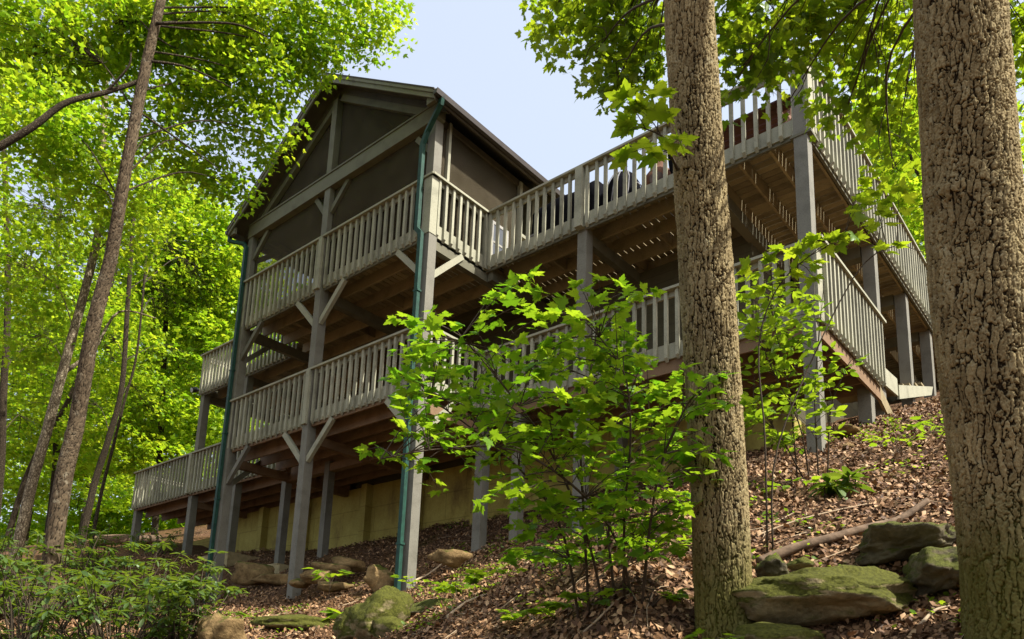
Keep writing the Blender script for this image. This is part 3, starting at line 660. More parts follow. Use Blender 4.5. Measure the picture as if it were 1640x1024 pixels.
def trunk_mesh(path, r0_, r1_, m, parent, n=24, rings=60, flare=.35, rough=.03, name='trunk'):
    P_ = smooth_path(path, rings); L = np.linalg.norm(np.diff(P_, axis=0), axis=1).sum(); vs = []
    for i, p in enumerate(P_):
        t = i/(rings-1); d = P_[min(i+1, rings-1)]-P_[max(i-1, 0)]; d /= np.linalg.norm(d)
        a = np.cross(d, [0, 1, 0]); a /= np.linalg.norm(a); b = np.cross(d, a)
        r_ = r0_+(r1_-r0_)*t+flare*r0_*math.exp(-t*L/.28)
        for k in range(n):
            th = 2*math.pi*k/n; q = Vector((math.cos(th)*1.3, math.sin(th)*1.3, t*L*1.5))
            rr = r_*(1+rough*2*mnoise.noise(q*1.1+Vector((path[0][0], path[0][1], 0)))+rough*mnoise.noise(q*3.3))
            if flare > .2: rr *= 1+.35*max(0, math.cos(th*3+1.3))*math.exp(-t*L/.2)
            vs.append(p+rr*(math.cos(th)*a+math.sin(th)*b))
    mb = MB(); mb.add(vs, [(i*n+k, i*n+(k+1) % n, (i+1)*n+(k+1) % n, (i+1)*n+k) for i in range(rings-1) for k in range(n)]+[tuple((rings-1)*n+k for k in range(n))])
    return mb.build(name, m, parent, True), P_
def cells(U, V, period, seed):
    "distance between nearest and second nearest jittered cell point on a grid periodic in U; returns d2-d1 and a cell id hash"
    iu, iv = np.floor(U).astype(int), np.floor(V).astype(int); d1 = np.full(U.shape, 9.0); d2 = d1.copy(); idh = np.zeros(U.shape)
    for a in (-1, 0, 1):
        for b in (-1, 0, 1):
            cu, cv = iu+a, iv+b; k = np.mod(cu, period)*127.1+cv*311.7+seed*74.7
            ju = np.mod(np.sin(k)*43758.5453, 1); jv = np.mod(np.sin(k+19.19)*24634.6345, 1)
            d = np.hypot(cu+.15+.7*ju-U, cv+.1+.8*jv-V); nw = d < d1
            d2 = np.where(nw, d1, np.minimum(d2, d)); idh = np.where(nw, ju, idh); d1 = np.where(nw, d, d1)
    return d2-d1, idh
def wob(x, y, seed):
    o = 0
    for i, (fx, fy) in enumerate(((2, 1.3), (3, 4.1), (5, 9.7), (8, 17.0), (13, 31.0))): o = o+np.sin(fx*x+fy*y+seed*(i+1)*1.7+1.3*np.sin(fy*.7*y+seed))/(i+1.5)
    return o
def vn(U, V, period, seed):
    "value noise periodic in U"
    iu, iv = np.floor(U).astype(int), np.floor(V).astype(int); fu, fv = U-iu, V-iv; fu = fu*fu*(3-2*fu); fv = fv*fv*(3-2*fv)
    hsh = lambda a, b: np.mod(np.sin(np.mod(a, period)*127.1+b*311.7+seed*74.7)*43758.5453, 1)
    return (hsh(iu, iv)*(1-fu)+hsh(iu+1, iv)*fu)*(1-fv)+(hsh(iu, iv+1)*(1-fu)+hsh(iu+1, iv+1)*fu)*fv
def carved_trunk(path, r0_, r1_, m, parent, n, rings, flare, cw, ch, depth, seed, name='trunk'):
    P_ = smooth_path(path, rings); L = np.linalg.norm(np.diff(P_, axis=0), axis=1).sum(); t = np.linspace(0, 1, rings)
    D_ = np.gradient(P_, axis=0); D_ /= np.linalg.norm(D_, axis=1, keepdims=True)
    a = np.cross(D_, [0, 1.0, 0]); a /= np.linalg.norm(a, axis=1, keepdims=True); b = np.cross(D_, a)
    th = np.linspace(0, 2*np.pi, n, endpoint=False); TH, ZZ = np.meshgrid(th, t*L)
    Rr = (r0_+(r1_-r0_)*t)[:, None]+flare*r0_*np.exp(-ZZ/.28)*(1+.5*np.cos(3*TH+seed)+.3*np.cos(5*TH+2*seed))
    Rr = Rr*(1+.018*wob(TH, ZZ*.8, seed)*np.ones_like(TH))
    for kz, kt, ks, ka in ((1.7, 1.2, .09, .03), (2.9, 4.0, .07, .025), (3.6, 2.3, .10, -.02)): Rr = Rr+ka*np.exp(-((ZZ-kz-.25*seed)/ks)**2-((np.mod(TH-kt+np.pi, 2*np.pi)-np.pi)/.4)**2)*r0_*3
    per = int(round(2*np.pi*(r0_+r1_)/2/cw)); U0 = TH/(2*np.pi)*per; V0 = ZZ/ch
    w1 = vn(U0*.5, V0*1.6, per//2 if per % 2 == 0 else per, seed) if per % 2 == 0 else vn(U0, V0*1.6, per, seed)
    w2 = vn(U0*2, V0*5, per*2, seed+1); w3 = vn(U0*4, V0*13, per*4, seed+2); w4 = vn(U0*8, V0*30, per*8, seed+3)
    U = U0+.9*(w1-.5)+.5*(w2-.5)+.16*(w3-.5); V = V0+.9*(w2-.5)+.3*(w3-.5)+.6*vn(U0, V0, per, seed+9)
    e1, idh = cells(U, V, per, seed); e2, id2 = cells(U*2+.3*(w3-.5), V*3.1, per*2, seed+5)
    rough_ = .5*(w3-.5)+.5*(w4-.5)
    e = np.clip((e1+.22*rough_)/.20, 0, 1); f = np.clip((e2+.25*rough_)/.20, 0, 1)
    h = e*(.55+.45*np.maximum(f, w1*.9))+.22*e*(idh-.5)+.34*rough_*e+.06*np.random.RandomState(seed).normal(size=TH.shape)*e
    Rr = Rr+depth*(h-.8)
    V3 = P_[:, None, :]+Rr[:, :, None]*(np.cos(TH)[:, :, None]*a[:, None, :]+np.sin(TH)[:, :, None]*b[:, None, :])
    ix = np.arange(rings*n).reshape(rings, n); q = np.stack([ix[:-1], np.roll(ix, -1, 1)[:-1], np.roll(ix, -1, 1)[1:], ix[1:]], -1).reshape(-1, 4)
    o = mesh_obj(name, V3.reshape(-1, 3), q.ravel(), np.full(len(q), 4), m, parent, True)
    at_ = o.data.attributes.new('plate', 'FLOAT', 'POINT'); at_.data.foreach_set('value', np.clip(h, 0, 1).ravel().astype(np.float32))
    a2 = o.data.attributes.new('cell', 'FLOAT', 'POINT'); a2.data.foreach_set('value', (idh*.6+id2*.4).ravel().astype(np.float32))
    return o, P_
def carved_bark(name, plate, plate2, crack, lichen, mossy):
    m, n, out = mat(name); A1 = N(n, 'ShaderNodeAttribute', attribute_name='plate'); A2 = N(n, 'ShaderNodeAttribute', attribute_name='cell')
    tc = N(n, 'ShaderNodeTexCoord'); ob = tc.outputs['Object']; fi = noise(n, ob, 70, 6, .75); big = noise(n, ob, 2.2, 5); mid = noise(n, ob, 11, 5, .7)
    col = ramp(n, [(.2, plate2), (.8, plate)], A2.outputs['Fac']).outputs[0]
    col = mixc(n, .6, col, ramp(n, [(.3, (.55, .52, .48)), (.65, (1.2, 1.17, 1.1))], fi).outputs[0], 'MULTIPLY')
    col = mixc(n, .7, col, ramp(n, [(.3, (.65, .62, .58)), (.7, (1.2, 1.18, 1.12))], big).outputs[0], 'MULTIPLY')
    col = mixc(n, ramp(n, [(.56, (0, 0, 0)), (.70, (.7, .7, .7))], mid).outputs[0], col, lichen)
    col = mixc(n, ramp(n, [(.28, (1, 1, 1)), (.72, (0, 0, 0))], A1.outputs['Fac']).outputs[0], col, crack)
    if mossy:
        sx = N(n, 'ShaderNodeSeparateXYZ'); n.links.new(ob, sx.inputs[0]); q = N(n, 'ShaderNodeMath', operation='MULTIPLY_ADD'); n.links.new(mid, q.inputs[0]); q.inputs[1].default_value = -.9*mossy; n.links.new(sx.outputs[2], q.inputs[2])
        col = mixc(n, ramp(n, [(0, (.8, .8, .8)), (mossy, (0, 0, 0))], q.outputs[0]).outputs[0], col, (.085, .085, .012))
    principled(n, out, col, .92, bump(n, fi, .5, .008), .12); return m
M['oakbark'] = carved_bark('furrowed_bark', (.33, .272, .148), (.21, .165, .085), (.024, .016, .008), (.38, .335, .20), .55)
M['thinbark'] = carved_bark('scaly_bark', (.14, .108, .07), (.07, .052, .034), (.02, .015, .009), (.26, .23, .16), .25)
def near_on(P_, c, lo=.15):
    i0 = int(len(P_)*lo); d = np.linalg.norm(P_[i0:]-c, axis=1)+.0*(P_[i0:, 2]); j = int(np.argmin(d))+i0
    k = max(i0, j-int(len(P_)*.08)); return P_[k]
def limbs(P_, r_top, cs, m, parent, twigs=True, lo=.2, rl=.03, name='branches', max_tw=400):
    mb = MB(); cent = {}
    for c, b in cs: cent.setdefault(tuple(b), []).append(c)
    cnt = 0
    for b, lst in cent.items():
        b = np.array(b); s = near_on(P_, b, lo); mid = (s+b)/2+np.array([0, 0, .12*np.linalg.norm(b-s)])+RS.normal(size=3)*.08
        pth = smooth_path([s, mid, b], 10); mb.tube(pth, np.linspace(rl, rl*.35, 10), 6, False)
        if twigs:
            for c in lst:
                if cnt >= max_tw: break
                cnt += 1; j = RS.randint(4, 10); q = pth[j]; mb.tube(smooth_path([q, (q+c)/2+RS.normal(size=3)*.06+np.array([0, 0, .05]), c], 5), np.linspace(rl*.35, .003, 5), 4, False)
    return mb.build(name, m, parent, True)
def tree(name, label, path, r0_, r1_, bm, blobs, lm, T=TS, per=24, srad=.42, size=(.10, .16), group=None, n=20, rings=50, flare=.25, lo=.2, rl=.016, tilt=.35, extra=(), rough=.04, carve=None):
    base = np.array(path[0], float)
    t = thing(name, label, 'tree', base, group)
    pp_ = [base-np.array([0, 0, .4])]+[np.array(p) for p in path[1:]]
    if carve: tr, P_ = carved_trunk(pp_, r0_, r1_, carve[0], t, n, rings, flare, *carve[1:])
    else: tr, P_ = trunk_mesh([base-np.array([0, 0, .4])]+[np.array(p) for p in path[1:]], r0_, r1_, bm, t, n, rings, flare, rough)
    p, nn, tt, s, cs = blob_leaves(blobs, per, srad, size, tilt)
    limbs(P_, r1_, cs, M['twig'] if bm is M['bark'] else bm, t, True, lo, rl)
    for q in extra:
        MB().tube(smooth_path([x[:3] for x in q], 16), np.linspace(q[0][3], q[-1][3], 16), 8).build('limb', bm, t, True)
    leaf_mesh('crown', T, p, nn, tt, s, lm, t)
    return t
def A(u, v, D): return at(u, v, D)
def G(u, v, D): return gnd(u, v, D)

# ------------------------------------------------------------------ the two big oaks in front
def ball(u, v, D, ru, rv, cnt, rd=None):
    k = D/F_PX; return (A(u, v, D), (ru*k, (rd if rd else ru*k*.9), rv*k), cnt)
b1 = G(1163, 1016, 5.6)
oak1 = [b1, A(1152, 800, 5.55), A(1135, 500, 5.5), A(1118, 250, 5.5), A(1103, 0, 5.5), A(1090, -350, 5.6), A(1080, -900, 5.9)]
bl1 = [(c, r_, int(n*1.7)) for c, r_, n in [ball(935, 20, 7.4, 75, 40, 190), ball(1000, 35, 7.2, 60, 55, 240), ball(1035, 70, 7.0, 45, 60, 190), ball(955, 85, 7.2, 50, 40, 80), ball(990, 125, 7.1, 35, 30, 55), ball(890, 10, 7.4, 40, 18, 50),
       ball(1010, -90, 7.0, 150, 50, 220), ball(1190, -140, 6.6, 140, 60, 150)]]
tree('oak_tree', 'thick furrowed oak trunk rising right of the green sapling in front of the deck', oak1, .205, .15, M['bark'], bl1, M['leaf'], TM, 22, .32, (.065, .105), None, 400, 1200, .34, .45, .014, carve=(M['oakbark'], .034, .20, .019, 3))
b2 = G(1632, 1016, 4.6)
oak2 = [b2, A(1614, 800, 4.55), A(1574, 500, 4.5), A(1553, 250, 4.5), A(1536, 0, 4.5), A(1518, -350, 4.6), A(1500, -900, 5.0)]
bl2 = [(c, r_, int(n*1.35)) for c, r_, n in [ball(1230, 45, 6.6, 90, 50, 420), ball(1190, 105, 6.5, 45, 45, 170), ball(1300, 50, 6.8, 50, 45, 150), ball(1350, 40, 7.0, 80, 50, 300), ball(1430, 60, 7.2, 70, 60, 300), ball(1370, 140, 7.4, 70, 50, 170), ball(1445, 180, 7.6, 45, 55, 170),
       ball(1350, 190, 7.5, 40, 30, 45), ball(1430, 270, 7.8, 50, 40, 70), ball(1265, 160, 6.8, 20, 16, 14), ball(1625, 60, 6.5, 30, 90, 200), ball(1250, -50, 6.4, 160, 50, 230), ball(1450, -60, 6.6, 120, 60, 200)]]
tree('oak_tree', 'thickest oak trunk at the right edge with green moss at its foot', oak2, .292, .205, M['bark'], bl2, M['leaf'], TM, 22, .32, (.065, .11), None, 460, 1200, .36, .45, .014, carve=(M['oakbark'], .036, .20, .020, 8))
# small leafy bough growing out of the left oak
def bough(name, label, cat, base, path, leaves, size, m, T=TM, rad=(.012, .003), group=None):
    t = thing(name, label, cat, base, group)
    return t

# ------------------------------------------------------------------ forest on the left
UL = 'tall forest tree '
tA = [G(78, 945, 11), A(100, 780, 11), A(122, 680, 11.1), A(150, 520, 11.1), A(178, 410, 11.2), A(200, 280, 11.2), A(235, 100, 11.4), A(258, 0, 11.5), A(290, -160, 11.8), A(320, -420, 12.2)]
blA = [(c+1.5*(c-CAM)/np.linalg.norm(c-CAM), r_, int(n*3.0)) for c, r_, n in [ball(60, 60, 10.6, 120, 70, 1100), ball(180, 40, 11.2, 110, 60, 900), ball(320, 40, 11.4, 110, 60, 800), ball(440, 45, 11.6, 90, 50, 650), ball(540, 30, 11.8, 80, 35, 420), ball(610, 30, 12, 45, 30, 130), ball(600, 75, 12, 40, 22, 70), ball(500, 95, 11.7, 50, 40, 260), ball(420, 130, 11.5, 70, 50, 420), ball(60, 190, 10.2, 90, 70, 750),
       ball(330, 150, 11.5, 70, 50, 330), ball(250, 210, 11.4, 80, 60, 420), ball(420, 215, 11.6, 60, 40, 230), ball(140, 290, 11, 90, 60, 420), ball(330, 260, 11.7, 60, 45, 230), ball(380, 300, 11.7, 40, 30, 90), ball(200, -120, 11.5, 250, 80, 900), ball(450, -100, 11.8, 160, 60, 500), ball(250, 120, 11.6, 90, 60, 400), ball(330, 90, 11.6, 80, 50, 400)]]
tree('maple_tree', 'slender dark leaning maple trunk, thickest of the forest trees on the left', tA, .125, .045, M['bark_thin'], blA, M['leaf_far'], TS, 24, .40, (.07, .12), None, 90, 900, .3, .4, .016, carve=(M['thinbark'], .04, .10, .008, 5),
     extra=[[(*A(230, 128, 11.4), .030), (*A(170, 148, 11.1), .036), (*A(105, 165, 10.8), .040), (*A(50, 205, 10.6), .046), (*A(-30, 252, 10.4), .052)], [(*A(250, 38, 11.4), .022), (*A(370, 38, 11.6), .015), (*A(430, 60, 11.8), .008)], [(*A(240, 98, 11.4), .022), (*A(300, 108, 11.6), .017), (*A(370, 140, 11.8), .008)], [(*A(210, 170, 11.4), .02), (*A(280, 220, 11.5), .015), (*A(350, 270, 11.7), .007)], [(*A(172, 146, 11.1), .018), (*A(205, 108, 11.1), .014), (*A(210, 85, 11.1), .01)]])
tB = [G(22, 890, 14.5), A(45, 800, 14.6), A(75, 690, 14.7), A(110, 560, 14.8), A(145, 430, 15), A(160, 340, 15.2), A(170, 100, 15.6), A(185, -200, 16)]
blB = [(c, r_, int(n*2.5)) for c, r_, n in [ball(60, 330, 15, 90, 60, 700), ball(190, 380, 15.2, 80, 60, 500), ball(40, 430, 14.6, 70, 60, 500), ball(130, 240, 15.5, 110, 70, 700), ball(50, 540, 15, 60, 50, 380), ball(250, 300, 15.5, 80, 60, 420), ball(60, 120, 15.8, 110, 80, 700)]]
tree('maple_tree', 'pale barked maple trunk leaning behind the dark one on the left', tB, .105, .05, M['bark_pale'], blB, M['leaf_far'], TS, 24, .42, (.08, .125), None, 20, 90, .3, .4, .014,
     extra=[[(*A(98, 600, 14.8), .045), (*A(150, 560, 15.4), .04), (*A(190, 500, 16), .025), (*A(250, 510, 16.4), .012)]])
far = [  # base pixel, depth, lean path, crown balls, label
 ((130, 862, 21), [(150, 780), (175, 700), (195, 620), (205, 480), (215, 330)], .10, [(170, 560, 120, 60, 1500), (260, 500, 100, 60, 1300), (300, 600, 80, 60, 900), (230, 650, 90, 50, 900), (120, 650, 80, 60, 800)], 'reddish trunked maple standing between the pale trunk and the lower deck'),
 ((146, 866, 19), [(160, 800), (180, 720), (200, 640), (220, 560), (235, 400)], .045, [(270, 420, 90, 60, 900), (330, 480, 60, 60, 600), (250, 560, 70, 40, 500)], 'thin dark sapling trunk just right of the reddish trunk'),
 ((-10, 880, 18), [(0, 760), (5, 640), (12, 500), (10, 330), (0, 100)], .10, [(20, 620, 70, 70, 900), (0, 500, 70, 70, 700), (70, 600, 60, 60, 500), (30, 700, 60, 40, 400)], 'dark trunk at the left edge of the forest'),
 ((10, 850, 23), [(40, 770), (80, 690), (110, 640), (150, 540), (190, 420)], .09, [(120, 480, 90, 60, 900), (70, 400, 90, 70, 900), (170, 450, 80, 60, 800)], 'dark trunk slanting steeply to the right behind the pale one'),
 ((250, 850, 27), [(255, 740), (262, 600), (268, 450), (275, 300)], .12, [(310, 380, 80, 60, 1500), (360, 430, 60, 60, 1100), (300, 480, 80, 60, 1300), (250, 400, 80, 60, 1200), (340, 560, 60, 50, 900), (280, 650, 90, 60, 1300), (340, 330, 60, 40, 700), (190, 720, 70, 50, 800), (340, 680, 60, 60, 1000), (280, 740, 70, 40, 700)], 'bushy yellow green tree directly behind the left deck rails'),
 ((80, 845, 30), [(90, 740), (85, 600), (95, 420), (90, 250)], .15, [(60, 680, 120, 60, 1500), (150, 600, 110, 70, 1500), (50, 500, 120, 80, 1500), (170, 720, 100, 50, 1000), (40, 760, 100, 40, 900)], 'tall full crowned tree deep in the forest behind the leaning trunks'),
 ((400, 800, 38), [(395, 700), (390, 560), (385, 420)], .2, [(340, 480, 80, 70, 1500), (390, 440, 60, 60, 900), (330, 640, 80, 70, 1500), (260, 560, 90, 80, 1500), (390, 620, 60, 60, 900), (300, 740, 120, 60, 1400), (310, 800, 110, 30, 800), (450, 700, 70, 60, 800)], 'far crown glowing pale green between the porch post and the deck corner'),
]
for (u, v, D), pth, r_, bb, lab in far:
    p = [G(u, v, D)]+[A(a, b, D) for a, b in pth]
    tree('forest_tree', lab, p, r_, r_*.5, M['bark_thin'], [ball(a, b, max(D, 24 if a < 200 else 27)+RS.uniform(-1.2, 1.2), ru, rv, int(n*1.9), 1.6+D*.02) for a, b, ru, rv, n in bb], M['leaf_far'], TS, 26, .5 if D < 30 else .65, (.10, .16) if D < 25 else (.15, .23), 'trees in the forest left of the house', 14, 40, .2, .3, .015)
# dense wood closing the view further up the hill: each its own tree
k = 0
for (u, D, hh, lab) in ((-60, 42, 15, 'leftmost of the distant trees closing the forest'), (40, 46, 17, 'distant broad tree behind the pale trunk'), (130, 44, 16, 'distant broad tree behind the dark leaning trunk'), (215, 48, 17, 'distant broad tree seen left of the lower deck corner'), (300, 45, 16, 'distant broad tree seen through the left deck rails'), (380, 52, 17, 'distant tree seen between the left porch posts'), (470, 50, 13, 'distant tree glimpsed through the porch openings')):
    b = A(u, 860, D); g = g1(b[0], b[1]); base = np.array([b[0], b[1], g])
    bl = []
    for j in range(13):
        z = g+RS.uniform(.5, hh); w = 4.2*math.sin(min(1, (z-g)/hh+.15)*math.pi*.9)+.8
        bl.append(((b[0]+RS.normal()*w*.5, b[1]+RS.normal()*w*.5, z), (2.0, 2.0, 1.2), 520))
    tree('forest_tree', lab, [base, base+[.2, 0, hh*.4], base+[.1, .2, hh*.8]], .2, .08, M['bark_thin'], bl, M['leaf_far'], TS, 30, .8, (.2, .32), 'trees in the forest left of the house', 10, 20, .2, .3, .04)
# the wood far up the hill, one mass
Pp, Nn, Tt = [], [], []
for i in range(1600):
    left = i < 900 or i >= 1150
    u = RS.uniform(-260, 540) if left else RS.uniform(1340, 1760); D = RS.uniform(48, 66) if left else RS.uniform(38, 50)
    b = A(u, 860 if left else 500, D); top = 17 if left else 15
    p, n_, t_ = spray(np.array([b[0], b[1], g1(b[0], b[1])+(top*RS.uniform(.0, 1)**1.25 if i < 1150 else RS.uniform(-.3, 3.5))]), 1.5, 34, .4); Pp.append(p); Nn.append(n_); Tt.append(t_)
Pp = np.concatenate(Pp)
tag(leaf_mesh('distant_wood', TS, Pp, np.concatenate(Nn), np.concatenate(Tt), RS.uniform(.3, .5, len(Pp)), M['leaf_far']), 'pale green wood closing the view up the hill', 'wood', None, 'stuff')
# trees behind the right deck
for (u, v, D), pth, r_, bb, lab in [
 ((1560, 500, 21), [(1540, 400), (1500, 330), (1470, 280), (1440, 200)], .07, [(1430, 260, 70, 60, 900), (1480, 330, 60, 70, 900), (1500, 430, 40, 60, 500), (1400, 220, 50, 50, 500), (1450, 160, 60, 50, 400), (1620, 300, 50, 120, 900)], 'bright yellow green tree behind the right deck railing'),
 ((1600, 480, 27), [(1600, 350), (1590, 200), (1580, 0)], .16, [(1440, 330, 70, 80, 1200), (1380, 260, 70, 70, 1000), (1500, 250, 70, 90, 1300), (1500, 480, 50, 60, 700), (1620, 150, 60, 120, 1000), (1420, 200, 70, 40, 500)], 'taller tree glowing behind the thickest oak trunk')]:
    p = [G(u, v, D)]+[A(a, b, D) for a, b in pth]
    tree('forest_tree', lab, p, r_, r_*.5, M['bark_thin'], [ball(a, b, D+RS.uniform(-1, 1), ru, rv, int(n*1.5), 1.8) for a, b, ru, rv, n in bb], M['leaf_far'], TS, 26, .5, (.13, .2), 'trees uphill behind the right deck', 14, 40, .2, .3, .015)

# ------------------------------------------------------------------ maple sapling in the middle
def leafy_shrub(name, label, cat, base, stems, clusters, T, m, size, pair=.09, stem_r=(.014, .004), leaves_per=11, group=None, tiltz=.36, stem_m=None):
    """stems: list of point lists (world); clusters: (tip, length) twig ends; leaves sit in pairs along each twig, held flat"""
    t = thing(name, label, cat, base, group)
    paths = []
    for k, s in enumerate(stems):
        P_ = smooth_path(s, 18); paths.append(P_)
        MB().tube(P_, np.linspace(stem_r[0], stem_r[1], 18), 7).build('stem', stem_m or M['twig'], t, True)
    allp = np.concatenate(paths)
    tw = MB(); Pp, Nn, Tt, Ss = [], [], [], []
    for c, L in clusters:
        c = np.array(c, float)
        d2 = ((allp-c)**2).sum(1)+ .8*np.maximum(0, allp[:, 2]-c[2]+.05)**2*4; j = int(np.argmin(np.abs(np.sqrt(d2)-L))) if np.sqrt(d2.min()) < L else int(np.argmin(d2))
        s = allp[j]; mid = (s+c)/2+np.array([0, 0, .10*np.linalg.norm(c-s)]); P_ = smooth_path([s, mid, c], 9)
        tw.tube(P_, np.linspace(.005, .0016, 9), 4, False)
        dirn = P_[-1]-P_[-4]; dirn /= np.linalg.norm(dirn); LL = np.linalg.norm(np.diff(P_, axis=0), axis=1).sum()
        k = max(2, min(leaves_per//2, int(LL*.75/pair)))
        for i in range(k):
            f = 1-i*pair*1.0/max(LL, .1)-RS.uniform(0, .02); 
            if f < .12: break
            q = P_[int(max(0, min(8, f*8)))]; q = P_[0]+(0) if False else np.array([np.interp(f*8, range(9), P_[:, a]) for a in range(3)])
            side = np.cross([0, 0, 1.0], dirn); side /= np.linalg.norm(side)+1e-9
            for sg in (-1, 1):
                td = side*sg*(1.0 if i else .55)+dirn*(.55 if i else 1.0)+np.array([0, 0, -.18])+RS.normal(size=3)*.25; td /= np.linalg.norm(td)
                pt = q+td*RS.uniform(.025, .06); sz = RS.uniform(*size)*(1 if i else .85)
                tw.tube([q, pt], [.0013, .001], 3, False)
                Pp.append(pt); Tt.append(td); Nn.append(np.array([0, 0, 1.0])+RS.normal(size=3)*tiltz); Ss.append(sz)
            if i == 0:
                td = dirn+np.array([0, 0, -.2])+RS.normal(size=3)*.15; Pp.append(q+td*.03); Tt.append(td); Nn.append(np.array([0, 0, 1.0])+RS.normal(size=3)*tiltz); Ss.append(RS.uniform(*size))
    tw.build('twigs', stem_m or M['twig'], t, True)
    leaf_mesh('leaves', T, np.array(Pp), np.array(Nn), np.array(Tt), np.array(Ss), m, t)
    return t
def inpoly(x, y, P_):
    r_ = False; j = len(P_)-1
    for i in range(len(P_)):
        if (P_[i][1] > y) != (P_[j][1] > y) and x < (P_[j][0]-P_[i][0])*(y-P_[i][1])/(P_[j][1]-P_[i][1])+P_[i][0]: r_ = not r_
        j = i
    return r_
DS = 5.6
sap_base = G(985, 936, 5.9)
stems = [[G(945, 925, 6.0)-[0, 0, .05], A(935, 830, 5.8), A(930, 700, 5.6), A(945, 600, 5.5), A(955, 520, 5.5), A(940, 470, 5.45)],
         [G(968, 930, 5.95)-[0, 0, .05], A(940, 860, 5.7), A(880, 720, 5.4), A(800, 610, 5.2), A(740, 540, 5.1)],
         [G(1000, 936, 5.9)-[0, 0, .05], A(1000, 830, 5.6), A(1010, 700, 5.3), A(1000, 600, 5.2), A(960, 540, 5.2)],
         [G(1028, 945, 5.8)-[0, 0, .05], A(1040, 850, 5.5), A(1060, 740, 5.2), A(1100, 650, 5.0), A(1130, 620, 4.95)],
         [G(1015, 945, 5.85)-[0, 0, .05], A(985, 860, 5.5), A(920, 780, 5.2), A(820, 720, 5.0), A(700, 720, 4.9), A(610, 735, 4.85)],
         [G(930, 922, 6.1)-[0, 0, .05], A(900, 850, 5.9), A(840, 760, 5.7), A(760, 690, 5.6), A(690, 640, 5.5)],
         [G(985, 930, 6.0)-[0, 0, .05], A(975, 840, 6.0), A(1000, 760, 6.2), A(1040, 690, 6.3)]]
clus = []
poly_main = [(635, 600), (700, 520), (790, 540), (830, 560), (900, 540), (1010, 530), (1060, 590), (1130, 590), (1165, 650), (1150, 720), (1150, 820), (1060, 850), (990, 820), (930, 850), (860, 830), (800, 780), (760, 720), (700, 680), (640, 650)]
cnt = 0
while cnt < 210:
    u, v = RS.uniform(635, 1165), RS.uniform(515, 855)
    if inpoly(u, v, poly_main): clus.append((A(u, v, RS.uniform(4.9, 6.1)), RS.uniform(.25, .5))); cnt += 1
for u, v in ((815, 455), (845, 445), (870, 470), (830, 490), (860, 510), (900, 500), (930, 460), (960, 455), (990, 460), (1010, 480), (1040, 465), (985, 500), (930, 510), (950, 550), (890, 545), (1000, 530),
             (640, 510), (670, 520), (700, 505), (740, 530), (640, 560), (680, 570), (770, 540), (630, 600), (640, 640), (590, 720), (620, 730), (650, 700), (680, 740), (700, 780), (660, 740), (740, 720), (720, 690), (760, 760), (780, 800), (830, 790),
             (1130, 650), (1150, 600), (1120, 690), (1180, 640), (1150, 730)):
    clus.append((A(u, v, 5.0+RS.uniform(-.15, .25)), RS.uniform(.22, .36)))
for _ in range(48): clus.append((A(RS.uniform(820, 1110), RS.uniform(790, 900), RS.uniform(5.1, 6.3)), RS.uniform(.2, .35)))
leafy_shrub('maple_sapling', 'bright green many stemmed maple sapling in front of the lower deck', 'sapling', sap_base, stems, clus, TM, M['leaf_sapling'], (.045, .13), .07, (.012, .004), 12)

# small bough hanging beside the left oak, part of nothing else
def twig_plant(name, label, cat, pts, clusters, T, m, size, lp=7, group=None, r_=(.012, .003), pair=.09, tiltz=.3):
    return leafy_shrub(name, label, cat, pts[0][0], pts, clusters, T, m, size, pair, r_, lp, group, tiltz)
oakb = [A(1085, 272, 5.42), A(1075, 250, 5.3), A(1062, 220, 5.2), A(1030, 205, 5.15)]
leafy_shrub('leafy_sprout', 'leafy sprout growing from the side of the left oak high above the deck rail', 'sprout', oakb[0], [oakb], [(A(1005, 165, 5.1), .2), (A(1055, 160, 5.1), .2), (A(1015, 205, 5.1), .2), (A(1010, 245, 5.05), .2), (A(1050, 250, 5.05), .2), (A(1085, 225, 5.1), .2), (A(1030, 180, 5.1), .2)], TM, M['leaf'], (.12, .19), .12, (.012, .004), 5)
# slender bush in front of the corner post, oval leaves
bb = G(1310, 745, 8.6)
st = [[bb, A(1305, 640, 8.5), A(1310, 560, 8.4), A(1320, 450, 8.3)], [bb+[.1, 0, 0], A(1330, 660, 8.4), A(1350, 600, 8.3), A(1365, 575, 8.2)], [bb-[.1, 0, 0], A(1280, 680, 8.5), A(1240, 600, 8.4), A(1215, 540, 8.3)], [bb-[.2, .1, 0], A(1265, 640, 8.5), A(1240, 520, 8.4), A(1225, 450, 8.3)], [bb-[.15, 0, 0], A(1250, 700, 8.4), A(1220, 670, 8.3), A(1205, 650, 8.2)]]
cl = []
for _ in range(85):
    u, v = RS.uniform(1185, 1320), RS.uniform(460, 715); cl.append((A(u, v, RS.uniform(8.0, 8.8)), .4))
for u, v in ((1195, 450), (1230, 455), (1260, 460), (1300, 490), (1330, 580), (1350, 590), (1370, 580), (1345, 620), (1335, 660), (1330, 560), (1320, 600), (1290, 560), (1305, 530), (1315, 640), (1340, 690)): cl.append((A(u, v, 8.2), .35))
leafy_shrub('slender_bush', 'slender oval leaved bush growing in front of the right corner post', 'bush', bb, st, cl, TO, M['leaf_under'], (.09, .155), .075, (.010, .003), 13)
